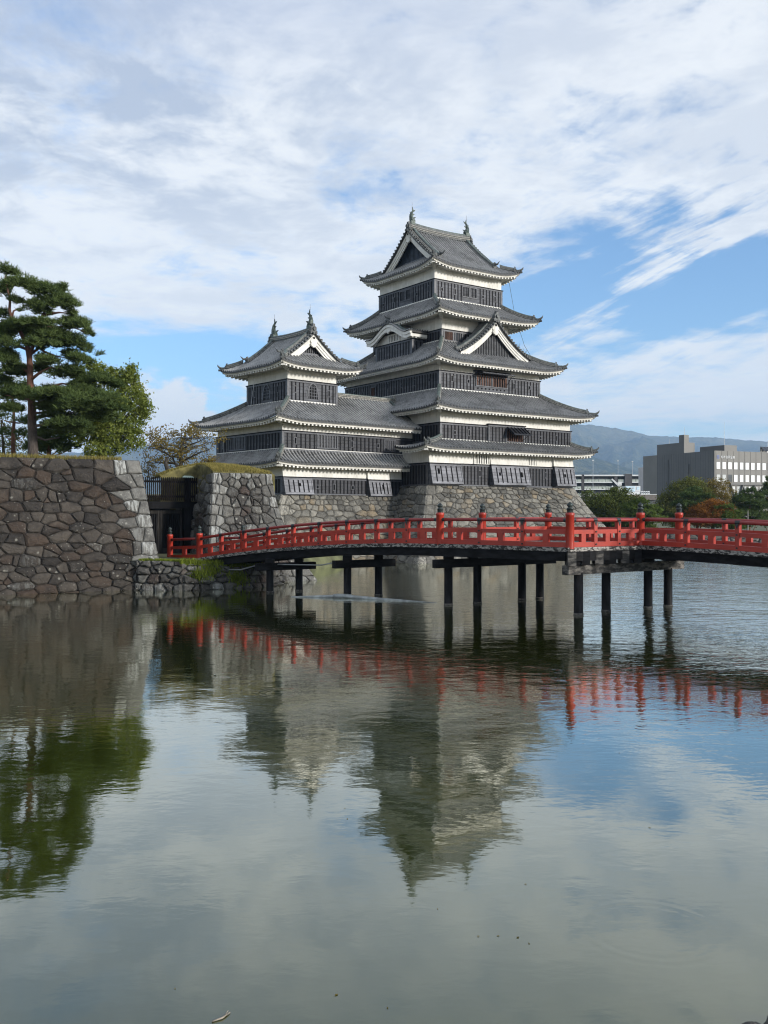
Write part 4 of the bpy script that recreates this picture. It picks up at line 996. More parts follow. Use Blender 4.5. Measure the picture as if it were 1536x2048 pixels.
# ================================================================== small turret with the linking gallery
def build_turret():
    root = empty('castle_turret', (TUR_O[0], TUR_O[1], 0.06), TUR_R); root.scale = (TUR_S, TUR_S, TUR_S)
    tag(root, 'smaller black and white corner turret joined to the keep by a tiled gallery', 'turret')
    rw = (-4.39, 10.35, -4.887, 4.95); fm = facemap('F', rw); fl = facemap('L', rw)
    w = storey(root, rw, 5.35, 8.3, 6.80, skip=(('F', -4.6, -1.6), ('F', 4.28, 6.82)), faces='FLB', bm='board_dark')
    drop_bay(w, fm, -4.47, -1.66, 7.72, 6.74, 5.42, 6, out=0.55, holes=((-2.95, 6.2, 0.12),)); drop_bay(w, fm, 4.32, 6.77, 7.72, 6.70, 5.38, 6, out=0.55, holes=((5.9, 6.15, 0.2),))
    for s, tl in ((-0.95, False), (0.75, True), (2.75, False)): loophole(w, fm, s, 6.05, tl)
    skirt(root, (-4.39, 10.35, -4.887, 4.95), (-5.80, 10.0, -6.25, 6.4), rw, 7.86, 9.02, 0.22, 'FL', 'tile_w')
    w = storey(root, rw, 8.9, 11.6, 10.48, skip=(('F', -1.15, 1.15), ('F', 6.2, 9.9), ('L', 0.3, 3.0)), faces='FLB', pitch=0.44, bm='board_dark')
    lattice(w, fm, -1.0, 1.02, 9.28, 10.29, 7, 'frame', 'void', 0.06, 0.10); lattice(w, fm, 6.3, 7.52, 9.32, 10.22, 5, 'frame', 'void', 0.06, 0.10)
    lattice(w, fl, 0.4, 1.55, 9.28, 10.29, 5, 'frame', 'void', 0.06, 0.10); lattice(w, fl, 1.75, 2.9, 9.28, 10.29, 2, 'frame', 'void', 0.06, 0.08)
    for s, tl in ((-3.16, True), (2.67, True), (5.56, False)): loophole(w, fm, s, 9.72, tl)
    for s, tl in ((-3.0, True), (3.9, True)): loophole(w, fl, s, 9.72, tl)
    # roof over the gallery: front slope runs up to the turret wall or to the gallery ridge
    R = Roof(); ze, rise, dep = 11.28, 2.86, 4.78; U0, V0, U1 = -5.92, -6.33, 9.95; amp = 0.34
    def dm(x):
        u = U0 + x
        return min(dep if u > 2.54 else 3.36, x * 1.0)
    R.side((U0, V0, 0), (1, 0, 0), (0, 1, 0), U1 - U0, dep, 0, 0, ze, rise, amp, 1.44, 3.2, dm=dm, curve=0.25, up_r=False, N=10)
    dl = 3.38
    R.side((U0, 6.75, 0), (0, -1, 0), (1, 0, 0), 6.75 - V0, dep, 0, 0, ze, rise, amp, 1.53, 3.2, dm=lambda x: min(dl, x * 0.95, (6.75 - V0 - x)), curve=0.25, N=8)
    R.side((U1, 3.2, 0), (-1, 0, 0), (0, -1, 0), U1 - 2.54, dep, 0, 0, ze, rise, 0, 0, 3.2, dm=lambda x: dep - 0.05, curve=0.25, N=6)
    R.corner_beam((U0, V0, 0), (-4.39, -4.887, 0), ze + amp - 0.36, ze - 0.16); R.corner_beam((U0, 6.75, 0), (-4.39, 4.95, 0), ze + amp - 0.36, ze - 0.16)
    ro = R.build(root, 'tile_w')
    zh = lambda t: ze + rise * gc(t * 3.37 / dep, 0.25) + amp * max(0, 1 - t * 1.05) ** 2 * (1 - t) ** 2 + 0.05
    hip_ridge(ro, (U0, V0, 0), (-2.54, -2.97, 0), zh, 0.24); hip_ridge(ro, (U0, 6.75, 0), (-2.54, 3.2, 0), zh, 0.24)
    flashing(ro, [(-2.63, 2.63, -3.06, -2.96, 13.12, 13.24), (-2.63, -2.53, -3.055, 3.06, 13.12, 13.236)])
    mb = MB(); pts = [(x, -1.53, 14.06 + 0.10 * max(0, (x - 9.6)) ** 1) for x in np.linspace(2.5, 10.4, 12)]; mb.sweep(pts, 0.36, 0.42, 0, 1)
    for k in (0.12, 0.24): mb.sweep([Vector(q) + Vector((0, 0, k)) for q in pts], 0.42, 0.04, 2)
    oni(mb, pts[-1], (1, 0), 0.9); mb.build('main_ridge', ['noshi', 'ridge_top', 'ridge'], ro)
    mb = MB(); pts = [(9.85, V0 + d, ze + rise * gc(d / dep, 0.25) + 0.05) for d in np.linspace(0.05, dep, 10)]; mb.sweep(pts, 0.26, 0.20, 1, 1); mb.build('descending_ridge', ['ridge', 'ridge_top'], ro)
    mb = MB()                                              # side slope closing the gap to the keep wall
    for k in range(10):
        a, b = k / 10, (k + 1) / 10; za, zb_ = [ze + rise * gc(t, 0.25) for t in (a, b)]
        mb.quad((9.93, V0 + dep * a, za - 0.02), (11.9, V0 + 0.9 + dep * a, za - 0.95), (11.9, V0 + 0.9 + dep * b, zb_ - 0.95), (9.93, V0 + dep * b, zb_ - 0.02))
    mb.build('side_slope', ['ridge'], ro)
    # turret storey
    rt = (-2.54, 2.54, -2.97, 2.97); fm = facemap('F', rt); fl = facemap('L', rt)
    w = storey(root, rt, 12.9, 16.2, 14.92, skip=(('F', -0.9, 0.9), ('L', -0.9, 0.9)))
    for s, z, tl in ((-1.79, 14.16, True), (1.71, 14.06, True)): loophole(w, fm, s, z, tl)
    for s, z, tl in ((1.79, 14.12, True), (-1.67, 14.22, True)): loophole(w, fl, s, z, tl)
    for f_ in (fm, fl):                                      # bell-shaped windows
        mb = MB(); n = 12
        out = [(-0.62, 13.48), (-0.58, 13.95), (-0.50, 14.35), (-0.34, 14.66), (-0.12, 14.80), (0, 14.86), (0.12, 14.80), (0.34, 14.66), (0.50, 14.35), (0.58, 13.95), (0.62, 13.48)]
        inn = [(q * 0.80, 13.48 + (z - 13.48) * 0.92) for q, z in out]; big = [(q * 1.28, 13.40 + (z - 13.48) * 1.05) for q, z in out]
        mpp = lambda p, q, z: f_(q, p, z)
        band(mb, mpp, out, inn, 0.0, 0.11, 1); band(mb, mpp, big, out, 0.0, 0.07, 3)
        i = mb.add([f_(q, 0.06, z) for q, z in inn]); mb.face([i + k for k in range(len(inn))], 0)
        for q in np.linspace(-0.36, 0.36, 5):
            zt = float(np.interp(abs(q), [0, 0.1, 0.27, 0.40, 0.5], [14.75, 14.70, 14.56, 14.28, 13.5])); fbox(mb, f_, q - 0.02, q + 0.02, 0.06, 0.085, 13.48, zt, 2)
        for z in (13.72, 13.98, 14.24, 14.48):
            wq = float(np.interp(z, [13.48, 13.95, 14.35, 14.6], [0.48, 0.46, 0.38, 0.26])); fbox(mb, f_, -wq, wq, 0.065, 0.088, z - 0.018, z + 0.018, 2)
        mb.build('bell_window', ['void', 'frame', 'frame', 'board'], w)
    irimoya(root, 'y', 4.62, 4.25, 2.72, 3.25, 3.0, 15.98, 19.05, 0.32, 2.97, 2.54, (-1, 1), 'gablegrey', ribs='batten', rh=0.5, mat='tile_w', Rup=2.6)
    mb = MB(); mb.tube([(-3.2, 0.9, 15.4), (-3.4, 1.2, 13.0), (-4.6, 1.9, 12.2), (-5.5, 2.2, 11.4), (-5.5, 2.2, 8.5)], 0.016, 4); mb.build('rod_cable', ['metal'], root)
    return root
build_turret()

# ================================================================== stone bases of the castle
def stone_base(name, label, O, rz, rect, ztop, zbot, bat, cw, ch, seed, faces, mats, ql=0.0):
    """battered stone platform; bat(h) is how far the wall has come out at depth h below the top"""
    root = empty(name, (O[0], O[1], 0), rz); tag(root, label, 'stone base')
    u0, u1, v0, v1 = rect; mb = MB(); H = ztop - zbot
    def outw(s, o, z, face):
        b = bat(ztop - z) + o; W0, W1 = (u0, u1) if face in 'FB' else (v0, v1)
        bb = bat(ztop - z); c = (s - W0) / (W1 - W0); s2 = W0 - bb + c * (W1 - W0 + 2 * bb)
        if face == 'F': return (s2, v0 - b, z)
        if face == 'L': return (u0 - b, W0 + W1 - s2, z)
        if face == 'R': return (u1 + b, s2, z)
    for f in faces:
        W0, W1 = (u0, u1) if f in 'FB' else (v0, v1)
        stone_face(mb, W1 - W0, H, lambda s, t, o, f=f, W0=W0: outw(W0 + s, o, zbot + t, f), cw, ch, seed, ql, ql, mats=(0, 1), lich=0.1, rust=0.22, bulge=0.085, gap=0.022)
    b = 0.02; mb.quad((u0 - b, v0 - b, ztop - 0.04), (u1 + b, v0 - b, ztop - 0.04), (u1 + b, v1, ztop - 0.04), (u0 - b, v1, ztop - 0.04), 2)
    mb.build('stone_facing', mats, root); return root
stone_base('castle_stone_base', 'broad tan rubble stone base flaring out under the tall keep', KEEP_O, KEEP_R, (-9.35, 8.30, -9.95, 9.8), 6.24, -0.35, lambda h: 0.42 * h + 0.042 * h * h, 0.72, 0.44, 11, 'FLR', ['stone_k', 'stone_k', 'gap_k'], 0.85)
stone_base('turret_stone_base', 'low tan rubble stone base under the small turret and gallery', TUR_O, TUR_R, (-4.6, 12.5, -5.05, 5.0), 5.38, -0.35, lambda h: 0.36 * h + 0.03 * h * h, 0.66, 0.40, 23, 'FL', ['stone_k', 'stone_k', 'gap_k'], 0.8)

# ================================================================== red bridge
def build_bridge():
    root = empty('red_bridge', (4.0, 40.0, 0)); tag(root, 'vermilion timber footbridge on black piles crossing the moat', 'bridge')
    O = Vector((4.0, 40.0, 0)); ob = []
    def fin(mb, name, mats, par=None, smooth=False):
        mb.v = [(a - O.x, b - O.y, c) for a, b, c in mb.v]; o = mb.build(name, mats, par or root, smooth); return o
    dL = Vector((-0.776, 0.631, 0)); dR = Vector((0.60, -0.80, 0))
    P2, P3, P4 = Vector((2.40, 40.0, 0)), Vector((7.10, 35.7, 0)), Vector((10.42, 38.0, 0))
    Q2, Q3, Q4 = Vector((4.42, 42.0, 0)), Vector((7.90, 45.0, 0)), Vector((12.62, 40.0, 0))
    zL = lambda t: 2.64 - 0.0044 * max(0, t) ** 2
    zR = lambda s: 2.66 - 0.010 * s - 0.0022 * s * s
    flat = lambda a: 2.65
    runs = []       # (start, end, z at distance from start, bays, newel at start, newel at end)
    for a, b2, near in ((P2, P3, True), (Q2, Q3, False)):
        runs.append((a, a + dL * 15.8, zL, 9, False, True)); runs.append((a + dL * 15.8, a + dL * 18.3, lambda t: zL(15.8) - 0.04 * t, 1, False, True))
        runs.append((a, b2, flat, 3 if near else 2, True, True))
    runs.append((P3, P4, flat, 3, False, True)); runs.append((Q3, Q4, flat, 3, False, True))
    runs.append((P4, P4 + dR * 15.4, zR, 7, False, True)); runs.append((Q4, Q4 + dR * 15.4, zR, 7, False, True))
    def newel(p, z):
        mb = MB(); mb.lathe((p.x, p.y, z - 0.06), [(0.165, 0), (0.165, 1.26), (0.175, 1.27), (0.175, 1.36), (0.15, 1.385), (0.0, 1.385)], 16); n = fin(mb, 'newel_post', ['red'], None, False)
        n.data.polygons.foreach_set('use_smooth', [len(f.vertices) == 4 for f in n.data.polygons])
        mb = MB(); mb.lathe((p.x, p.y, z + 1.32), [(0.115, 0), (0.115, 0.13), (0.13, 0.14), (0.13, 0.175), (0.10, 0.19), (0.075, 0.215), (0.085, 0.235), (0.112, 0.27), (0.115, 0.31), (0.095, 0.35), (0.055, 0.385), (0.02, 0.415), (0.0, 0.42)], 14); fin(mb, 'finial', ['finial'], n, True)
    done = set()
    for a, b, zf, bays, ns, ne in runs:
        d = (b - a); L = d.length; d.normalize(); nrm = Vector((d.y, -d.x, 0))
        pt = lambda k, h: a + d * (L * k / bays) + Vector((0, 0, zf(L * k / bays) + h))
        for w, h in ((0.12, 0.09), ):
            mb = MB()
            for k in range(bays): mb.beam(pt(k, 0.095), pt(k + 1, 0.095), 0.14, 0.19, 0)
            fin(mb, 'bottom_rail', ['red'])
        mb = MB()
        for k in range(bays): mb.beam(pt(k, 0.585), pt(k + 1, 0.585), 0.11, 0.16, 0)
        fin(mb, 'middle_rail', ['red'])
        mb = MB(); mb.tube([pt(k / 2, 1.035) for k in range(2 * bays + 1)], 0.072, 10); fin(mb, 'top_rail', ['red_rail'], None, True)
        for k in range(bays):
            p = pt(k + 0.5, 0.19); mb = MB(); mb.beam(p, p + Vector((0, 0, 0.315)), 0.15, 0.24, 0, up=d); fin(mb, 'rail_strut', ['red'])
        for k in range(1, bays):
            p = pt(k, 0.0); mb = MB(); mb.beam(p + Vector((0, 0, 0.0)), p + Vector((0, 0, 0.975)), 0.165, 0.175, 0, up=d); po = fin(mb, 'railing_post', ['red'])
            mb = MB(); q = pt(k, 1.035); mb.tube([q - d * 0.10, q + d * 0.10], 0.082, 10); fin(mb, 'iron_strap', ['iron'], po)
            sg = 1 if (nrm.x * -p.x + nrm.y * -p.y) > 0 else -1
            c = p + nrm * (sg * 0.088); e = nrm * (sg * 0.012); u_ = lambda h: Vector((0, 0, h))
            mb = MB(); i = mb.add([c - d * 0.085 + u_(0.985), c + d * 0.085 + u_(0.985), c + u_(0.80), c + e - d * 0.085 + u_(0.985), c + e + d * 0.085 + u_(0.985), c + e + u_(0.80)])
            for q in ((0, 1, 2), (5, 4, 3), (0, 3, 5, 2), (1, 2, 5, 4), (0, 1, 4, 3)): mb.face([i + g for g in q])
            fin(mb, 'strap_tongue', ['iron'], po)
            for z in (0.585, 0.095): mb = MB(); mb.tube([c + u_(z) - nrm * sg * 0.03, c + u_(z) + nrm * (sg * 0.03)], 0.036, 7); fin(mb, 'iron_bolt', ['iron'], po)
        for flag, p, t in ((ns, a, 0), (ne, b, L)):
            if flag:
                key = (round(p.x, 1), round(p.y, 1))
                if key not in done: done.add(key); newel(p, zf(t))
        for k, dd in ((0, 1), (bays, -1)):                    # dark straps where the top rail meets a newel
            q = pt(k, 1.035) + d * (0.20 * dd); mb = MB(); mb.tube([q - d * 0.05, q + d * 0.07], 0.080, 10); fin(mb, 'iron_strap', ['iron'])
    # deck
    mb = MB()
    def ribbon(near, far, dirv, L, zf, n):
        for k in range(n):
            a, b = L * k / n, L * (k + 1) / n
            pts = [near + dirv * a, near + dirv * b, far + dirv * b, far + dirv * a]; zs = [zf(a), zf(b), zf(b), zf(a)]
            mb.hexa([Vector((p.x, p.y, z - 0.16)) for p, z in zip(pts, zs)] + [Vector((p.x, p.y, z - 0.005)) for p, z in zip(pts, zs)], 0)
    off = lambda p, q, e: p + (p - q).normalized() * e
    n2, f2 = off(P2, Q2, 0.16), off(Q2, P2, 0.16)
    ribbon(n2, f2, dL, 18.4, zL, 24)
    ribbon(off(P4, Q4, 0.16), off(Q4, P4, 0.16), dR, 15.6, zR, 10)
    land = [n2, P3 + Vector((-0.12, -0.22, 0)), P4 + Vector((0.06, -0.2, 0)), off(Q4, P4, 0.16), Q3 + Vector((0.1, 0.22, 0)), f2]
    i = mb.add([(p.x, p.y, 2.49) for p in land]); j = mb.add([(p.x, p.y, 2.642) for p in land])
    mb.face([i + k for k in range(6)][::-1]); mb.face([j + k for k in range(6)])
    for k in range(6): mb.face((i + k, i + (k + 1) % 6, j + (k + 1) % 6, j + k))
    m, t, b = new_mat('weathered deck edge'); p = t.pos()
    n1 = t.noise(t.scale(p, (2.5, 2.5, 6)), 2.2, 6.0, 0.7)
    t.set(b.inputs['Base Color'], t.mix(t.ramp(n1, 0.47, 0.56), (0.022, 0.020, 0.018), (0.34, 0.32, 0.29))); b.inputs['Roughness'].default_value = 0.85; M['deck'] = m
    fin(mb, 'deck', ['deck'])
    # girders under the deck
    def girder(p, q, z0, z1, inset=0.0, h=0.36, n=1, zf=None):
        mb = MB(); d = q - p
        for k in range(n):
            a = p + d * (k / n); b = p + d * ((k + 1) / n)
            za = zf(d.length * k / n) - 0.17 - h / 2 if zf else z0; zb_ = zf(d.length * (k + 1) / n) - 0.17 - h / 2 if zf else z1
            mb.beam((a.x, a.y, za), (b.x, b.y, zb_), 0.28, h, 0)
        return fin(mb, 'girder', ['beam'])
    for fr in (0.04, 0.5, 0.96):
        a = P2.lerp(Q2, fr); girder(a, a + dL * 17.5, 0, 0, n=12, zf=zL)
        a = P4.lerp(Q4, fr); girder(a, a + dR * 15.4, 0, 0, n=8, zf=zR)
    for p, q in ((P2, P3), (Q2, Q3), (P3, P4), (Q3, Q4), (P2.lerp(Q2, 0.5), P3.lerp(P4, 0.5)), (Q3.lerp(Q2, 0.3), Q4.lerp(P4, 0.5))):
        w = (p - q).normalized() * 0.12; girder(p - w * 1, q + w * 1, 2.30, 2.30)
    m, t, b = new_mat('weathered pile cap'); p = t.pos()
    n1 = t.noise(t.scale(p, (1.2, 1.2, 3)), 2.0, 6.0, 0.65)
    t.set(b.inputs['Base Color'], t.mix(t.ramp(n1, 0.40, 0.68), (0.020, 0.019, 0.018), (0.19, 0.175, 0.155))); b.inputs['Roughness'].default_value = 0.85
    t.set(b.inputs['Normal'], t.bump(n1, 0.6, 0.05)); M['cap'] = m
    rowsp = [([(-5.67, 46.5), (-4.3, 47.35)], 1.46), ([(-1.71, 43.8), (-0.26, 44.8)], 1.74), ([(2.77, 40.2), (4.09, 40.95), (6.27, 42.5), (7.20, 43.2)], 1.97), ([(7.55, 36.3), (8.93, 37.6), (11.0, 38.95), (12.03, 39.6)], 1.94), ([(14.6, 33.3), (16.4, 34.9)], 1.90)]
    for row, zt in rowsp:
        a, b = Vector((*row[0], 0)), Vector((*row[-1], 0)); d = (b - a).normalized()
        light = len(row) == 4 and row[0][0] > 5
        mb = MB(); mb.beam((a - d * 0.74) + Vector((0, 0, zt - 0.18)), (b + d * 0.88) + Vector((0, 0, zt - 0.18)), 0.34, 0.36, 0); fin(mb, 'pile_cap', ['cap' if light else 'beam'])
        for p in row:
            mb = MB(); mb.tube([(p[0], p[1], -1.2), (p[0], p[1], 0.05), (p[0], p[1], 0.10), (p[0], p[1], zt - 0.30)], [0.195, 0.195, 0.185, 0.18], 14); pl = fin(mb, 'pile', ['pile'], None, True)
            mb = MB(); mb.lathe((p[0], p[1], -0.02), [(0.20, 0), (0.20, 0.07), (0.19, 0.10)], 14); fin(mb, 'water_line_band', ['cap'], pl)
        n = 5 if len(row) == 4 else 2
        for k in range(n):                                   # stub blocks between cap and girders
            c = a.lerp(b, (k + 0.0) / (n - 1)) if n > 2 else (a if k == 0 else b)
            mb = MB(); mb.box(c.x - 0.21, c.x + 0.21, c.y - 0.36, c.y + 0.24, zt + 0.003, 2.14 if zt > 1.8 else zt + 0.22, 0); fin(mb, 'bolster_block', ['beam'])
    if True:
        mb = MB()                                            # joist ends under the broad landing
        for k in range(6):
            c = P3.lerp(P4, 0.03 + 0.185 * k) + Vector((-0.06, -0.17, 0)); mb = MB(); mb.box(c.x - 0.16, c.x + 0.16, c.y - 0.12, c.y + 0.5, 1.96, 2.46); fin(mb, 'joist_end', ['cap' if k % 2 == 0 else 'beam'])
    mb = MB(); mb.tube([(-9.2, 49.6, 1.22), (-8.2, 48.95, 0.98), (-7.4, 48.2, 1.02), (-6.6, 47.7, 1.25), (-5.9, 47.0, 1.38), (-3, 44.9, 1.45), (-1.9, 43.8, 1.72)], 0.035, 6); fin(mb, 'service_pipe', ['metal'], None, True)
    return root
build_bridge()

def build_pipe():
    a, m_, b = at(583, 1191, 44.0), at(686, 1191, 43.6), at(874, 1205, 41.2)
    mb = MB(); mb.tube([(a.x, a.y, -0.03), (m_.x, m_.y, 0.075), (b.x, b.y, -0.07)], [0.06, 0.085, 0.08], 12); o = mb.build('floating_pipe', ['pipe'], None, True)
    tag(o, 'long grey plastic pipe half afloat on the moat beside the bridge piles', 'pipe')
    d = (m_ - a).normalized(); mb = MB(); c = Vector((m_.x, m_.y, 0.075)); d.z = 0; mb.tube([c - d * 0.45, c - d * 0.3, c - d * 0.3, c + d * 0.25, c + d * 0.25, c + d * 0.40], [0.094, 0.094, 0.108, 0.108, 0.094, 0.094], 12); mb.build('pipe_collar', ['pipe'], o, True)
build_pipe()

# ================================================================== stone walls round the gate
WD, WN = Vector((0.88, 0.475, 0)), Vector((0.475, -0.88, 0))
def grass_patch(name, label, pts_fn, n, h, mats, seed, spread=0.05):
    rs = np.random.RandomState(seed); V = np.zeros((n, 3, 3)); tone = rs.rand(n)
    for i in range(n):
        p = pts_fn(rs); a = rs.rand() * 6.28; hh = h * (0.4 + rs.rand() * 0.9); w = 0.016 + 0.014 * rs.rand()
        dx, dy = math.cos(a) * w, math.sin(a) * w; l = (rs.rand(2) - 0.5) * hh * 1.1
        V[i] = [(p[0] - dx, p[1] - dy, p[2]), (p[0] + dx, p[1] + dy, p[2]), (p[0] + l[0], p[1] + l[1], p[2] + hh)]
    o = leaf_mesh(name, V, tone, mats); tag(o, label, 'grass', kind='stuff'); return o
def build_walls():
    # high wall on the left
    A = Vector((-18.44, 44.9, 0)); Zt = 6.72
    bat = lambda z: 0.184 * max(0, z) + 0.0
    def sr(z): return 7.95 - 0.145 * z
    S0 = -14.0
    def fF(s, t, o, ):
        z = -0.4 + t; e = sr(z); c = s / 21.95; ss = S0 + (e - S0) * c
        p = A + WD * ss - WN * bat(z) + WN * o; return (p.x, p.y, z)
    def fS(s, t, o):
        z = -0.4 + t; p = A + WD * sr(z) - WN * bat(z) - WN * s + WD * o; return (p.x, p.y, z)
    root = empty('stone_wall', (-15.0, 47.5, 0)); tag(root, 'high dark stone moat wall on the left with grass on its top', 'stone wall')
    def fin(mb, name, mats, r, off):
        mb.v = [(a - off[0], b - off[1], c) for a, b, c in mb.v]; return mb.build(name, mats, r)
    mb = MB(); stone_face(mb, 21.95, Zt + 0.4, fF, 1.0, 0.56, 4, 0, 0.74, gap=0.014, bulge=0.08, mats=(0, 1), lich=0.55, rust=0.30)
    fin(mb, 'stone_facing', ['stone_l', 'stone_q', 'gap'], root, (-15.0, 47.5))
    mb = MB(); stone_face(mb, 9.0, Zt + 0.4, fS, 0.95, 0.62, 9, 0.74, 0, gap=0.03, mats=(0, 1), lich=0.4)
    fin(mb, 'side_facing', ['stone_l', 'stone_q', 'gap'], root, (-15.0, 47.5))
    # plateau behind it
    tp = A - WN * bat(Zt)
    mb = MB(); e = sr(Zt)
    c = [tp + WD * S0 + WN * 0.02, tp + WD * (e - 0.02) + WN * 0.02, tp + WD * (e - 0.02) - WN * 34, tp + WD * (S0 - 40) - WN * 34, tp + WD * (S0 - 40)]
    i = mb.add([(p.x, p.y, Zt - 0.06) for p in c]); mb.face([i + k for k in range(5)]); j = mb.add([(p.x, p.y, -0.5) for p in c])
    for k in (1, 2, 3, 4): mb.face((i + k, i + (k + 1) % 5, j + (k + 1) % 5, j + k))
    struct(mb.build('plateau_ground', ['grassbase']))
    def gp(rs):
        s = rs.uniform(S0 + 6, e - 0.9); r = abs(rs.normal(0, 0.5)) + 0.12 - 0.12 * (rs.rand() < 0.15); p = tp + WD * s - WN * r; return (p.x, p.y, Zt - 0.07)
    grass_patch('grass_fringe', 'dry yellow grass fringe along the top of the left wall', gp, 9000, 0.26, 'grass', 3)
    # bastion right of the gate
    B = Vector((-9.5, 51.67, 0)); Zb = 6.25
    bat2 = lambda z: 1.63 - 0.75 * (0.059 * (Zb - z) + 0.0465 * (Zb - z) ** 2)
    side = lambda z: 4.18 + 0.059 * (Zb - z) + 0.0465 * (Zb - z) ** 2
    lft = lambda z: 0.65 * (1 - (Zb - z) / Zb) - 0.05
    W = 6.0
    def bF(s, t, o):
        z = -0.4 + t; l = lft(z); e_ = side(z); p = B + WD * (l + (e_ - l) * s / W) - WN * bat2(z) + WN * o; return (p.x, p.y, z)
    def bL(s, t, o):
        z = -0.4 + t; p = B + WD * lft(z) - WN * (bat2(z) + (7.0 - s)) - WD * o; return (p.x, p.y, z)
    def bR(s, t, o):
        z = -0.4 + t; p = B + WD * side(z) - WN * (bat2(z) + s) + WD * o; return (p.x, p.y, z)
    root2 = empty('stone_bastion', (-7.5, 54.0, 0)); tag(root2, 'pale battered stone bastion with a grassy mound beside the gate', 'stone wall')
    mb = MB(); stone_face(mb, W, Zb + 0.4, bF, 0.84, 0.54, 17, 0.62, 0.66, gap=0.022, bulge=0.075, lich=0.75, rust=0.28); fin(mb, 'stone_facing', ['stone_m', 'stone_q', 'gap'], root2, (-7.5, 54.0))
    mb = MB(); stone_face(mb, 7.0, Zb + 0.4, bL, 0.88, 0.60, 18, 0, 0.62, gap=0.028, lich=0.5); fin(mb, 'side_facing', ['stone_m', 'stone_q', 'gap'], root2, (-7.5, 54.0))
    mb = MB(); stone_face(mb, 7.0, Zb + 0.4, bR, 0.88, 0.60, 19, 0.66, 0, gap=0.028, lich=0.5); fin(mb, 'side_facing', ['stone_m', 'stone_q', 'gap'], root2, (-7.5, 54.0))
    def mz(s, r):                                            # grassy mound
        a = (s - 1.4) / (3.3 if s < 1.4 else 3.4); q = max(0, 1 - a * a); rr = max(0.0, 1 - ((r - 2.8) / 2.8) ** 2)
        return Zb - 0.14 - 0.10 * max(0.0, 0.4 - s) + 0.72 * q ** 0.6 * rr ** 0.55 + 0.04 * mnoise.noise(Vector((s * 1.3, r * 1.3, 0)))
    mb = MB(); ns, nr = 34, 18; idx = {}
    tb = B - WN * 1.63
    for i in range(ns + 1):
        s = -1.7 + 6.1 * i / ns; r0 = 0.12 if s > 0.6 else 2.75
        for j in range(-1, nr + 1):
            r = r0 + (5.4 - r0) * max(j, 0) / nr; p = tb + WD * s - WN * r
            idx[i, j] = mb.add([(p.x, p.y, mz(s, r) if j >= 0 else 4.6)])
    for i in range(ns):
        for j in range(-1, nr): mb.face((idx[i, j], idx[i + 1, j], idx[i + 1, j + 1], idx[i, j + 1]))
    fin(mb, 'grass_mound', ['grassbase'], root2, (-7.5, 54.0))
    def gm(rs):
        while True:
            s = rs.uniform(-1.7, 4.3); r = rs.uniform(0.15, 4.4)
            if s < 0.6 and r < 2.8: continue
            p = tb + WD * s - WN * r; return (p.x, p.y, mz(s, r) - 0.02)
    grass_patch('mound_grass', 'yellow green grass on the mound of the bastion', gm, 16000, 0.15, 'grass', 7)
    # low landing wall under the bridge head
    root3 = empty('landing_wall', (-9.0, 49.0, 0)); tag(root3, 'low mossy stone landing under the left end of the bridge', 'stone wall')
    C = [(-12.75, 47.75), (-10.2, 47.3), (-6.26, 50.0), (-5.6, 53.9)]; H = [1.55, 1.45, 1.02, 0.95]
    mb = MB()
    for k in range(3):
        p, q = Vector((*C[k], 0)), Vector((*C[k + 1], 0)); d = (q - p); L = d.length; d.normalize(); nn = Vector((d.y, -d.x, 0))
        def ff(s, t, o, p=p, d=d, nn=nn, L=L, k=k):
            h = H[k] + (H[k + 1] - H[k]) * s / L; z = -0.4 + t * (h + 0.4) / 1.9; x = p + d * s + nn * (o - 0.16 * (z)); return (x.x, x.y, z)
        stone_face(mb, L, 1.9, ff, 0.66, 0.44, 31 + k, 0, 0, gap=0.016, bulge=0.20, lich=0.5, rust=0.2)
    fin(mb, 'stone_facing', ['stone_m', 'stone_q', 'gap'], root3, (-9.0, 49.0))
    top = [(-13.2, 48.1, 1.50), (-10.25, 47.6, 1.42), (-6.6, 50.1, 1.0), (-5.9, 53.8, 0.9), (-8.6, 53.6, 1.3), (-10.2, 56.5, 1.55), (-11, 62, 1.6), (-19, 60, 1.6), (-17.5, 56, 1.55)]
    mb = MB(); c = mb.add([(-10.5, 51.5, 1.52)]); i = mb.add(top)
    for k in range(len(top)): mb.face((c, i + k, i + (k + 1) % len(top)))
    struct(mb.build('landing_ground', ['ground']))
    def gl(rs):
        t_ = rs.rand(); a = Vector((-12.6, 47.95, 1.47)).lerp(Vector((-10.0, 47.75, 1.40)), t_); r = rs.rand() ** 2; return (a.x + 0.3 * r, a.y + 0.9 * r, a.z + 0.02)
    grass_patch('landing_grass', 'bright green moss and grass at the foot of the left bridge post', gl, 3500, 0.12, 'moss', 8)
    def gl2(rs):
        
        if rs.rand() < 0.55: t_ = rs.rand(); r = rs.rand() ** 2; return (-10.3 + 3.9 * t_ - 0.3 * r, 47.35 + 2.7 * t_ + 0.5 * r, 1.38 - 0.40 * t_ + rs.normal(0, 0.04))
        c_ = ((-9.0, 48.1, 0.95), (-7.9, 48.9, 0.55), (-7.7, 49.0, 0.35), (-9.5, 47.75, 0.7))[rs.randint(4)]; return (c_[0] + rs.normal(0, 0.30), c_[1] + rs.normal(0, 0.12), c_[2] + rs.normal(0, 0.14))
    grass_patch('wall_weeds', 'green weeds hanging from the landing wall joints', gl2, 3000, 0.28, 'moss', 9)
    mb = MB(); mb.tube([(-13.0, 49.2, 1.75), (-12.35, 48.75, 1.70), (-11.9, 48.3, 1.56), (-11.6, 47.9, 1.44)], 0.045, 7); tag(mb.build('drain_hose', ['concrete'], None, True), 'pale hose lying over the landing beside the left bridge post', 'hose')
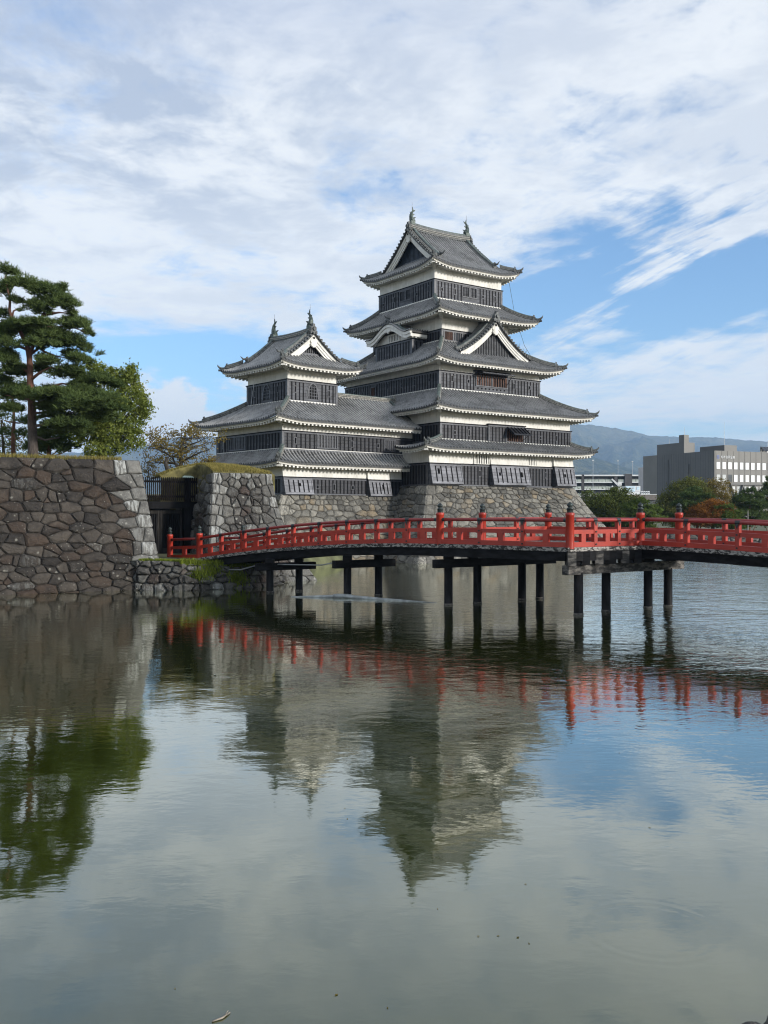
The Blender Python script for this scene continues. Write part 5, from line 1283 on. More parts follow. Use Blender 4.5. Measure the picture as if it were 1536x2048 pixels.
    # inner bank seen behind the gate, and the bank at the foot of the turret base
    mb = MB(); i = mb.add([(-24, 58.5, 5.0), (-9, 60.5, 5.0), (-9, 84, 5.6), (-24, 84, 5.6), (-24, 58.5, -0.5), (-9, 60.5, -0.5), (-9, 84, -0.5)])
    mb.face((i, i + 1, i + 2, i + 3)); mb.face((i, i + 4, i + 5, i + 1)); mb.face((i + 1, i + 5, i + 6, i + 2)); struct(mb.build('inner_ground', ['grassbase']))
    mb = MB(); i = mb.add([(-9, 61.5, 1.5), (-6.5, 61.5, 1.5), (-2.2, 76.5, 0.35), (-8, 76.5, 1.6), (-1.6, 77.5, -0.1), (-5.8, 60.5, -0.1)]); mb.face((i, i + 1, i + 2, i + 3)); mb.face((i + 1, i + 5, i + 4, i + 2)); struct(mb.build('bank', ['ground']))
build_walls()

def build_gate():
    g0, g1 = Vector((-15.4, 53.25, 0)), Vector((-10.75, 55.76, 0)); d = (g1 - g0); L = d.length; d.normalize(); n = Vector((d.y, -d.x, 0))
    root = empty('wooden_gate', ((g0.x + g1.x) / 2, (g0.y + g1.y) / 2, 0)); tag(root, 'black timber gate with slatted doors and a picket fence above', 'gate'); O = root.location
    def bx(mb, s0, s1, o0, o1, z0, z1, m=0):
        P = [g0 + d * s + n * o - Vector((O.x, O.y, 0)) for s, o in ((s0, o0), (s1, o0), (s1, o1), (s0, o1))]
        mb.hexa([p + Vector((0, 0, z0)) for p in P] + [p + Vector((0, 0, z1)) for p in P], m)
    mb = MB(); k = 0; s = 0.05
    while s < L - 0.02:
        bx(mb, s, s + 0.062, 0.0, 0.03, 4.66, 6.04 + 0.01 * math.sin(k * 7.0)); s += 0.116; k += 1
    bx(mb, 0, L, -0.06, -0.003, 4.85, 4.97, 0); bx(mb, 0, L, -0.06, -0.003, 5.72, 5.84, 0); mb.build('picket_fence', ['gate_s'], root)
    mb = MB(); bx(mb, 0, L, -0.55, -0.12, 4.20, 4.62); mb.build('gate_beam', ['gate'], root)
    for s in (1.05, 4.15):
        mb = MB(); bx(mb, s, s + 0.42, -0.62, -0.16, 1.5, 6.06); p = mb.build('gate_post', ['gate'], root)
        mb = MB(); c = g0 + d * (s + 0.21) + n * -0.39 - Vector((O.x, O.y, 0)); e = 0.34
        q = [c + d * a + n * b + Vector((0, 0, 6.07)) for a, b in ((-e, -e), (e, -e), (e, e), (-e, e))]; i = mb.add(q + [c + Vector((0, 0, 6.28))] + [x - Vector((0, 0, 0.06)) for x in q])
        for k in range(4): mb.face((i + k, i + (k + 1) % 4, i + 4)); mb.face((i + k, i + 5 + k, i + 5 + (k + 1) % 4, i + (k + 1) % 4))
        mb.build('copper_cap', ['copper'], p)
    for s0, s1 in ((1.50, 2.78), (2.82, 4.12)):
        mb = MB(); bx(mb, s0, s1, -0.66, -0.62, 1.55, 4.15, 0)
        for z0, z1 in ((1.55, 1.85), (3.90, 4.12)): bx(mb, s0, s1, -0.62, -0.54, z0, z1, 1)
        for a in (s0, s1 - 0.13): bx(mb, a, a + 0.13, -0.62, -0.535, 1.552, 4.118, 1)
        s = s0 + 0.18
        while s < s1 - 0.18: bx(mb, s, s + 0.075, -0.62, -0.56, 1.86, 3.89, 2); s += 0.125
        mb.build('gate_door', ['void', 'gate_f', 'gate'], root)
    mb = MB(); bx(mb, 4.60, L + 0.3, -0.50, -0.45, 1.5, 4.2, 0); s = 4.62
    while s < L + 0.2: bx(mb, s, s + 0.08, -0.45, -0.39, 1.52, 4.18, 1); s += 0.14
    mb.build('side_panel', ['void', 'gate'], root)
    mb = MB(); bx(mb, 0.2, 4.0, -3.2, -2.8, 1.5, 4.6, 0); mb.build('inner_stone', ['stone_m'], root)
build_gate()

# ================================================================== trees
def needle_crown(pads, mat, parent, seed, tufts=150, needle=0.20, w=0.040, per=6, name='crown'):
    rs = np.random.RandomState(seed); Vs = []; Ts = []
    for c, rx, ry, rz in pads:
        vol = max(0.25, rx * ry); n = int(tufts * vol ** 0.85); k = rs.rand()
        if n < 8: n = 8
        th = rs.rand(n) * 2 * np.pi; rr = np.sqrt(rs.rand(n)) * (0.75 + 0.35 * np.sin(th * 3 + k * 9) * 0.5)
        # the pad is a few overlapping smaller sprays, so its edge is uneven
        sub = rs.randn(7, 2) * 0.42; si = rs.randint(0, 7, n)
        x = (rr * np.cos(th) * 0.55 + sub[si, 0]) * rx; y = (rr * np.sin(th) * 0.55 + sub[si, 1]) * ry
        dome = np.clip(1 - (x / rx) ** 2 * 0.7 - (y / ry) ** 2 * 0.7, 0, 1)
        z = rz * (dome * 0.9 - 0.35 + rs.randn(n) * 0.28) + (rs.rand(7)[si] - 0.5) * rz * 0.9
        P = np.stack([x, y, z], 1) + np.array(c)
        sub_t = rs.rand(7)[si]
        for q in range(per):
            d = rs.randn(n, 3); d[:, 2] = np.abs(d[:, 2]) * 0.9 + 0.15; d /= np.linalg.norm(d, axis=1)[:, None]
            s = np.cross(d, rs.randn(n, 3)); s /= np.linalg.norm(s, axis=1)[:, None] + 1e-6
            ln = needle * (0.6 + 0.7 * rs.rand(n))[:, None]
            V = np.stack([P - s * w * 0.5, P + s * w * 0.5, P + d * ln + s * w * 0.25, P + d * ln - s * w * 0.25], 1); Vs.append(V); Ts.append(np.clip(0.30 * k + 0.35 * sub_t + 0.35 * rs.rand(n), 0, 1))
    return leaf_mesh(name, np.concatenate(Vs), np.concatenate(Ts), mat, parent)
def leaf_crown(blobs, mat, parent, seed, clumps=60, per=70, leaf=0.12, clump_r=0.38, name='crown', fill=0.55, tone_mix=0.6):
    rs = np.random.RandomState(seed); Vs = []; Ts = []
    for c, rx, ry, rz in blobs:
        nc = max(6, int(clumps * (rx * rz + rx * ry + ry * rz) / 3 / 2.0))
        d = rs.randn(nc, 3); d /= np.linalg.norm(d, axis=1)[:, None]
        r = (fill + (1 - fill) * rs.rand(nc) ** 0.6) * (0.85 + 0.3 * rs.rand(nc))
        C = d * r[:, None] * np.array([rx, ry, rz]) + np.array(c); tc = rs.rand(nc)
        idx = np.repeat(np.arange(nc), per); n = len(idx)
        P = C[idx] + rs.randn(n, 3) * np.array([1, 1, 0.7]) * clump_r * (0.5 + 0.9 * rs.rand(nc))[idx][:, None] * 0.6
        a = rs.randn(n, 3); a /= np.linalg.norm(a, axis=1)[:, None]
        b = np.cross(a, rs.randn(n, 3) + np.array([0, 0, 0.8])); b /= np.linalg.norm(b, axis=1)[:, None] + 1e-6
        l = leaf * (0.6 + 0.8 * rs.rand(n))[:, None]
        Vs.append(np.stack([P - a * l * 0.6, P + b * l * 0.36, P + a * l * 0.6, P - b * l * 0.36], 1)); Ts.append(np.clip(tone_mix * tc[idx] + (1 - tone_mix) * rs.rand(n), 0, 1))
    return leaf_mesh(name, np.concatenate(Vs), np.concatenate(Ts), mat, parent)
def branchy(mb, p, d, ln, r, depth, rnd, tips, spread=0.6, flat=0.0, droop=0.0, m=0, nseg=4):
    pts = [Vector(p)]; d = Vector(d).normalized(); rad = [r]
    for i in range(nseg):
        d = (d + Vector((rnd.uniform(-1, 1), rnd.uniform(-1, 1), rnd.uniform(-0.8, 0.8) - droop)) * 0.22).normalized()
        pts.append(pts[-1] + d * (ln / nseg)); rad.append(r * (1 - 0.45 * (i + 1) / nseg))
    mb.tube(pts, rad, 6 if r > 0.05 else 4, m, False)
    if depth == 0: tips.append(pts[-1]); return
    for k in range(rnd.choice((2, 3, 3))):
        q = pts[-1] if k == 0 else pts[rnd.randint(max(1, nseg - 2), nseg)]
        nd = (d + Vector((rnd.uniform(-1, 1), rnd.uniform(-1, 1), rnd.uniform(-1, 1) * (1 - flat) + 0.12)) * spread).normalized()
        branchy(mb, q, nd, ln * rnd.uniform(0.6, 0.85), rad[-1] * (0.85 if k == 0 else 0.62), depth - 1, rnd, tips, spread, flat, droop, m, nseg)
    tips.append(pts[-1])

def big_pine():
    D = 53.0
    base = at(66, 914, D); root = empty('pine_tree', (base.x, base.y, 6.6)); tag(root, 'tall red-barked pine with flat needle pads on the left stone wall', 'tree'); O = root.location
    L = lambda px, py, dd=0.0: at(px, py, D + dd) - O
    mb = MB()
    mb.tube([L(66, 918), L(66, 890), L(64, 850), L(64, 815), L(61, 780), L(60, 745), L(59, 715), L(55, 695), L(52, 680)], [0.33, 0.27, 0.25, 0.22, 0.19, 0.17, 0.16, 0.14, 0.11], 12, 0)
    mb.tube([L(59, 715), L(66, 690), L(76, 655), L(84, 635), L(92, 615), L(104, 595)], [0.13, 0.12, 0.11, 0.09, 0.07, 0.03], 8, 0)
    mb.tube([L(53, 690), L(40, 662), L(24, 640), L(19, 620), L(20, 600), L(14, 575), L(10, 550)], [0.12, 0.11, 0.10, 0.085, 0.07, 0.05, 0.03], 8, 0)
    mb.tube([L(24, 635), L(27, 622), L(40, 616)], [0.06, 0.05, 0.03], 6, 0)
    limbs = [((65, 853), (82, 850), (110, 842), (130, 833), (150, 822)), ((65, 826), (78, 826), (92, 823), (110, 818)), ((62, 790), (88, 782), (108, 772), (124, 767), (150, 771), (176, 772)), ((62, 708), (78, 696), (90, 704), (112, 712), (134, 716)), ((84, 632), (98, 628), (118, 625), (134, 626)),
             ((60, 745), (40, 735), (18, 728)), ((62, 800), (40, 795), (10, 790)), ((61, 760), (80, 745), (100, 735), (126, 738)), ((64, 835), (110, 830), (160, 832), (188, 830)), ((63, 810), (110, 796), (160, 797), (190, 815)), ((58, 700), (30, 690), (8, 685)), ((76, 655), (110, 655), (140, 652), (170, 664)), ((64, 870), (90, 880), (120, 875))]
    for i, lm in enumerate(limbs):
        n = len(lm); dd = ((i * 37) % 7 - 3) * 0.35
        mb.tube([L(x, y, dd * k / (n - 1)) for k, (x, y) in enumerate(lm)], [0.10 * (1 - 0.75 * k / (n - 1)) for k in range(n)], 6, 0, False)
    tr = mb.build('trunk', ['bark_r'], root, True)
    m, t, b = new_mat('pine bark grading'); p = t.obj(); z = t.sep(p)[2]; n1 = t.noise(t.scale(p, (3, 3, 1)), 4.0, 5.0, 0.7)
    col = t.mix(t.ramp(z, 1.6, 4.2), (0.095, 0.078, 0.068), (0.15, 0.066, 0.040)); col = t.mix(t.ramp(n1, 0.4, 0.62), t.mix(0.6, col, (0.03, 0.022, 0.018)), col)
    t.set(b.inputs['Base Color'], col); b.inputs['Roughness'].default_value = 0.9; t.set(b.inputs['Normal'], t.bump(n1, 0.8, 0.06)); tr.data.materials[0] = m
    P = [(12, 548, 28, 12), (36, 572, 38, 14), (10, 580, 25, 14), (90, 582, 36, 13), (124, 582, 16, 11), (112, 606, 45, 14), (140, 614, 22, 9), (66, 616, 25, 11), (26, 602, 14, 7), (82, 624, 20, 7), (146, 629, 11, 5),
         (70, 650, 50, 11), (20, 656, 34, 13), (148, 650, 36, 11), (176, 668, 10, 5), (112, 674, 44, 10), (16, 672, 30, 13), (130, 688, 44, 9), (172, 700, 20, 10), (10, 692, 25, 15), (20, 720, 35, 13), (100, 722, 32, 9), (140, 716, 32, 11), (168, 724, 18, 8),
         (74, 738, 30, 9), (24, 742, 40, 12), (148, 746, 42, 11), (188, 760, 46, 10), (218, 769, 22, 7), (40, 786, 58, 11), (92, 794, 42, 11), (160, 780, 46, 11), (112, 814, 40, 11), (150, 816, 42, 11), (200, 816, 48, 10), (176, 838, 38, 9), (118, 834, 38, 10), (60, 690, 22, 8), (8, 630, 16, 7), (150, 800, 40, 10), (210, 790, 24, 7), (6, 770, 30, 12), (112, 786, 40, 10), (130, 860, 38, 10), (20, 820, 34, 10), (180, 792, 40, 10), (205, 835, 36, 10), (140, 850, 40, 10), (215, 800, 26, 8), (6, 715, 30, 11), (46, 668, 30, 9), (92, 690, 26, 8)]
    rs = random.Random(2); pads = []
    for x, y, rx, ry in P:
        dd = rs.uniform(-2.0, 2.0); k = D / F_PX; c = L(x, y, dd); pads.append((tuple(c), rx * k, rx * k * rs.uniform(0.7, 1.0), ry * k * 1.05))
        if rx > 30: c = L(x + rs.uniform(-10, 10), y + 3, -dd + rs.uniform(-1, 1)); pads.append((tuple(c), rx * k * 0.75, rx * k * 0.7, ry * k * 0.9))
    needle_crown(pads, 'pine', root, 5, 240, 0.27, 0.040, 8)
big_pine()

def simple_pine(name_label, base, D, trunk_px, pads_px, mat, seed, tufts=200, needle=0.2, w=0.04, r0=0.2, group=None, bark='bark_r', per=6, dspread=1.5, cat='tree', kind='pine_tree'):
    b = at(*base, D); root = empty(kind, tuple(b)); tag(root, name_label, cat, group); O = root.location; L = lambda px, py, dd=0.0: at(px, py, D + dd) - O
    mb = MB(); n = len(trunk_px); mb.tube([L(*q) for q in trunk_px], [r0 * (1 - 0.7 * k / (n - 1)) for k in range(n)], 8, 0)
    rnd = random.Random(seed); pads = []; k = D / F_PX
    for x, y, rx, ry in pads_px:
        dd = rnd.uniform(-dspread, dspread); c = L(x, y, dd); pads.append((tuple(c), rx * k, rx * k * rnd.uniform(0.7, 1.0), ry * k))
        q = min(trunk_px, key=lambda t: abs(t[1] - (y + ry * 2))); mb.tube([L(*q), (L(*q) + c) / 2 - Vector((0, 0, ry * k * 0.3)), c - Vector((0, 0, ry * k * 0.3))], [r0 * 0.35, r0 * 0.25, r0 * 0.1], 5, 0, False)
    mb.build('trunk', [bark], root, True); needle_crown(pads, mat, root, seed, tufts, needle, w, per); return root
simple_pine('second pine with orange trunk, half cut off at the left edge of the photo', (27, 912), 60.0, [(27, 914), (26, 880), (28, 845), (27, 810), (22, 780)],
            [(-6, 800, 30, 12), (30, 800, 28, 10), (4, 835, 34, 12), (50, 842, 26, 10), (8, 868, 30, 12), (20, 770, 35, 12), (48, 868, 20, 9)], 'pine2', 12, 170, 0.2, 0.04, 0.16)
simple_pine('low dark conifer behind the foot of the tall pine', (98, 912), 58.5, [(98, 914), (99, 890), (100, 865), (100, 850)],
            [(80, 875, 36, 13), (110, 872, 34, 12), (125, 888, 34, 12), (92, 895, 46, 14), (138, 898, 28, 10), (64, 895, 22, 12), (104, 852, 26, 9)], 'pine2', 14, 330, 0.2, 0.045, 0.14)
def broad_tree(label, base, D, trunk, blobs_px, mat, seed, clumps=60, per=60, leaf=0.12, clump_r=0.4, r0=0.2, depth=0.8, group=None, kind='broadleaf_tree', fill=0.55):
    b = at(*base, D); root = empty(kind, tuple(b)); tag(root, label, 'tree', group); O = root.location; L = lambda px, py, dd=0.0: at(px, py, D + dd) - O; k = D / F_PX; rnd = random.Random(seed)
    mb = MB(); n = len(trunk); mb.tube([L(*q) for q in trunk], [r0 * (1 - 0.6 * i / (n - 1)) for i in range(n)], 8, 0)
    blobs = []
    for x, y, rx, ry in blobs_px:
        dd = rnd.uniform(-0.5, 0.5) * rx * k; c = L(x, y, dd); blobs.append((tuple(c), rx * k, rx * k * depth, ry * k)); q = trunk[rnd.randint(n // 2, n - 1)]; q = L(*q)
        mb.tube([q, (q * 0.5 + c * 0.5) + Vector((rnd.uniform(-.2, .2), rnd.uniform(-.2, .2), -0.2)), c, c + Vector((rnd.uniform(-.3, .3), 0, ry * k * 0.6))], [r0 * 0.4, r0 * 0.28, r0 * 0.16, r0 * 0.06], 5, 0, False)
    mb.build('trunk', ['bark_d'], root, True); leaf_crown(blobs, mat, root, seed, clumps, per, leaf, clump_r, fill=fill); return root
broad_tree('yellow green broadleaf tree at the right end of the high stone wall', (205, 914), 56.5, [(205, 916), (204, 890), (200, 862), (196, 835), (194, 800)],
           [(200, 772, 26, 34), (236, 785, 24, 38), (262, 768, 14, 28), (258, 805, 26, 34), (278, 828, 16, 22), (226, 820, 38, 34), (186, 812, 34, 34), (262, 850, 26, 26), (222, 862, 44, 28), (180, 868, 36, 26), (246, 885, 34, 22), (196, 898, 40, 16), (272, 885, 14, 18), (160, 840, 24, 26), (203, 742, 12, 18), (190, 740, 8, 16), (214, 748, 8, 16), (248, 752, 7, 16), (290, 806, 6, 14), (262, 742, 5, 14), (274, 772, 5, 16), (236, 752, 5, 18), (224, 748, 5, 16), (180, 735, 5, 14), (286, 790, 5, 16), (292, 826, 5, 12), (254, 760, 5, 18), (264, 748, 8, 10), (284, 808, 8, 14)],
           'leafyg', 21, 78, 54, 0.125, 0.32, 0.20, 0.9)
broad_tree('dry brownish shrub trees behind the wall at the left edge', (8, 912), 63.0, [(8, 914), (6, 890), (4, 860), (2, 840)], [(2, 865, 24, 26), (34, 880, 26, 22), (60, 892, 22, 18), (14, 895, 40, 14), (2, 830, 20, 20)], 'olive', 22, 40, 46, 0.10, 0.40, 0.12)
def bare_tree():
    D = 68.0; b = at(363, 962, D); root = empty('sparse_tree', tuple(b)); tag(root, 'sparse autumn tree with bare spreading branches behind the gate', 'tree'); O = root.location; L = lambda px, py, dd=0.0: at(px, py, D + dd) - O
    mb = MB(); rnd = random.Random(8); tips = []
    mb.tube([L(363, 962), L(362, 935), L(361, 915), L(362, 898), L(364, 888)], [0.20, 0.165, 0.15, 0.12, 0.09], 9, 0)
    lim = [((362, 945), (352, 930), (345, 915), (330, 905), (312, 898), (296, 896)), ((361, 915), (344, 913), (326, 905)), ((363, 898), (352, 892), (336, 890), (322, 880), (318, 873)), ((364, 890), (372, 880), (384, 876), (400, 878)), ((362, 910), (376, 902), (394, 893), (412, 886), (428, 884)),
           ((362, 925), (380, 915), (400, 905), (418, 900)), ((362, 935), (352, 928), (335, 925), (310, 926), (292, 925)), ((363, 888), (366, 878), (362, 872)), ((362, 948), (378, 938), (396, 930), (410, 922)), ((362, 905), (340, 900), (318, 894), (300, 884)), ((363, 900), (378, 890), (396, 884), (408, 878))]
    for i, lm in enumerate(lim):
        n = len(lm); dd = ((i * 29) % 9 - 4) * 0.45; pts = [L(x, y, dd * k / (n - 1)) for k, (x, y) in enumerate(lm)]
        mb.tube(pts, [0.085 * (1 - 0.75 * k / (n - 1)) for k in range(n)], 6, 0, False)
        for k in range(1, n):
            for q in range(3):
                branchy(mb, pts[k], (rnd.uniform(-1, 1), rnd.uniform(-0.8, 0.8), rnd.uniform(-0.1, 0.9)), rnd.uniform(0.5, 0.9), 0.022, 1, rnd, tips, 0.8, 0.3, 0, 0, 3)
    mb.build('trunk', ['bark_d'], root)
    rs = np.random.RandomState(4); blobs = [((t.x, t.y, t.z), 0.30, 0.30, 0.16) for t in tips if rs.rand() < 0.78]
    V = []; T = []
    for c, rx, ry, rz in blobs:
        n = 9; P = np.array(c) + rs.randn(n, 3) * np.array([rx, ry, rz]) * 0.7; a = rs.randn(n, 3); a /= np.linalg.norm(a, axis=1)[:, None]; b2 = np.cross(a, rs.randn(n, 3)); b2 /= np.linalg.norm(b2, axis=1)[:, None]
        l = 0.085; V.append(np.stack([P - a * l, P + b2 * l * 0.6, P + a * l, P - b2 * l * 0.6], 1)); T.append(rs.rand(n))
    leaf_mesh('crown', np.concatenate(V), np.concatenate(T), 'dryleaf', root)
    D = 62.0; b = at(345, 960, D); mb = MB(); P = lambda x, y: at(x, y, D) - b
    mb.tube([P(345, 962), P(340, 948), P(334, 936), P(331, 925), P(334, 918), P(337, 917)], [0.24, 0.20, 0.15, 0.12, 0.09, 0.05], 9)
    o = mb.build('tree_stump', ['bark_d'], None, True); o.location = b; tag(o, 'dark leaning dead trunk behind the gate fence', 'tree stump')
bare_tree()
broad_tree('low olive bush just right of the high wall behind the gate', (296, 950), 70.0, [(296, 956), (297, 945), (298, 938)], [(292, 940, 16, 10), (312, 946, 16, 8), (300, 934, 12, 8)], 'dryleaf', 31, 60, 40, 0.10, 0.3, 0.06, kind='bush')
broad_tree('low bush against the left flank of the turret', (418, 950), 69.0, [(418, 956), (420, 940), (422, 930)], [(416, 926, 18, 14), (404, 934, 16, 12), (428, 918, 12, 10)], 'dryleaf', 32, 60, 36, 0.09, 0.3, 0.06, kind='bush')

# far bank, right of the keep
FB = 'trees along the far bank'
def far_trees():
    broad_tree('dark round tree nearest the keep base on the far bank', (1196, 1072), 119.0, [(1196, 1076), (1196, 1040), (1196, 1010)], [(1190, 1000, 28, 18), (1206, 1018, 34, 22), (1186, 1030, 24, 24), (1214, 1045, 30, 22)], 'darkleaf', 41, 36, 60, 0.20, 0.62, 0.28, group=FB)
    broad_tree('round dark green tree with ochre top in front of the apartment block', (1240, 1072), 121.0, [(1240, 1076), (1240, 1040), (1238, 1005)], [(1238, 992, 28, 18), (1222, 1010, 26, 20), (1256, 1008, 28, 20), (1240, 1025, 44, 24), (1232, 1050, 40, 20)], 'darkleaf', 42, 40, 70, 0.19, 0.58, 0.30, group=FB)
    simple_pine('light green clipped pine below the low rooftop on the far bank', (1276, 1072), 116.0, [(1276, 1076), (1278, 1050), (1280, 1025), (1281, 1010)], [(1284, 1006, 20, 7), (1262, 1018, 28, 8), (1296, 1018, 24, 8), (1250, 1032, 28, 9), (1282, 1032, 34, 9), (1300, 1040, 22, 8), (1266, 1046, 44, 11), (1292, 1056, 30, 10)], 'pine3', 43, 150, 0.30, 0.075, 0.22, FB, dspread=1.0)
    broad_tree('tall loose olive tree in front of the grey office wall', (1372, 1072), 126.0, [(1372, 1076), (1372, 1040), (1376, 1000), (1384, 975)], [(1352, 992, 30, 22), (1384, 968, 22, 14), (1372, 985, 32, 22), (1335, 1012, 22, 22), (1398, 985, 24, 16), (1346, 1030, 28, 26), (1362, 1015, 30, 22)], 'olive', 44, 46, 70, 0.17, 0.60, 0.26, group=FB)
    broad_tree('yellowish airy tree at the office corner with sky between branches', (1428, 1072), 128.0, [(1428, 1076), (1426, 1040), (1424, 1005), (1426, 980)], [(1436, 968, 24, 12), (1416, 975, 22, 12), (1452, 985, 20, 14), (1408, 992, 18, 12), (1436, 1000, 26, 16), (1456, 1004, 16, 12)], 'dryleaf', 45, 34, 46, 0.15, 0.55, 0.20, group=FB)
    simple_pine('dark layered pine standing before the olive tree', (1396, 1072), 119.0, [(1396, 1076), (1394, 1045), (1392, 1015), (1390, 990)], [(1392, 984, 20, 7), (1376, 994, 24, 7), (1404, 996, 22, 7), (1372, 1008, 26, 8), (1398, 1012, 26, 8), (1384, 1026, 30, 8), (1370, 1042, 24, 9), (1402, 1046, 30, 10)], 'pine2', 46, 150, 0.30, 0.075, 0.22, FB, dspread=1.0)
    broad_tree('orange brown maple low on the far bank', (1424, 1072), 116.5, [(1424, 1076), (1424, 1050), (1426, 1030)], [(1430, 1008, 22, 9), (1404, 1018, 24, 9), (1448, 1016, 18, 9), (1420, 1024, 34, 11), (1392, 1030, 18, 9), (1408, 1040, 36, 12), (1440, 1032, 22, 10)], 'autumn', 47, 60, 60, 0.15, 0.48, 0.14, group=FB)
    simple_pine('small clipped pine right of the orange maple', (1455, 1072), 115.0, [(1455, 1076), (1455, 1050), (1454, 1030), (1453, 1018)], [(1453, 1016, 14, 6), (1446, 1026, 18, 6), (1464, 1028, 18, 6), (1448, 1038, 20, 7), (1466, 1042, 22, 7), (1456, 1052, 30, 9)], 'pine3', 48, 170, 0.28, 0.07, 0.16, FB, dspread=0.8)
    simple_pine('tall dark pine below the trussed wall of the office', (1498, 1072), 118.0, [(1498, 1076), (1498, 1045), (1499, 1010), (1500, 986)], [(1500, 984, 14, 6), (1490, 994, 20, 7), (1512, 996, 18, 7), (1478, 1004, 22, 7), (1504, 1008, 26, 8), (1476, 1018, 26, 8), (1512, 1020, 24, 8), (1490, 1030, 34, 9), (1470, 1040, 24, 9), (1514, 1042, 30, 10), (1492, 1054, 40, 10)], 'pine2', 49, 150, 0.30, 0.075, 0.24, FB, dspread=1.2)
    simple_pine('dark pine cut off by the right edge of the photo', (1540, 1072), 122.0, [(1540, 1076), (1540, 1040), (1540, 1000), (1540, 960)], [(1538, 960, 10, 6), (1534, 972, 14, 6), (1544, 982, 20, 7), (1532, 992, 18, 7), (1540, 1004, 26, 8), (1532, 1018, 24, 8), (1548, 1032, 30, 9), (1530, 1046, 24, 9)], 'pine2', 50, 150, 0.30, 0.075, 0.24, FB, dspread=1.2)
    broad_tree('low clipped dark hedge along the far water edge', (1400, 1088), 114.4, [(1400, 1090), (1400, 1080), (1400, 1072)], [(1310 + 26 * k, 1074 + (k % 3) * 2, 20, 10) for k in range(10)], 'darkleaf', 51, 60, 60, 0.14, 0.40, 0.05, depth=0.5, kind='hedge')
    mb = MB(); stone_face(mb, 110.0, 1.7, lambda s, t, o: (-8 + s, 112.2 - o + 0.25 * t, -0.3 + t), 1.1, 0.5, 61, mats=(0, 0), lich=0.2, backm=1)
    tag(mb.build('bank_wall', ['stone_m', 'gap']), 'low grey stone edging of the far bank beyond the bridge', 'stone wall')
far_trees()

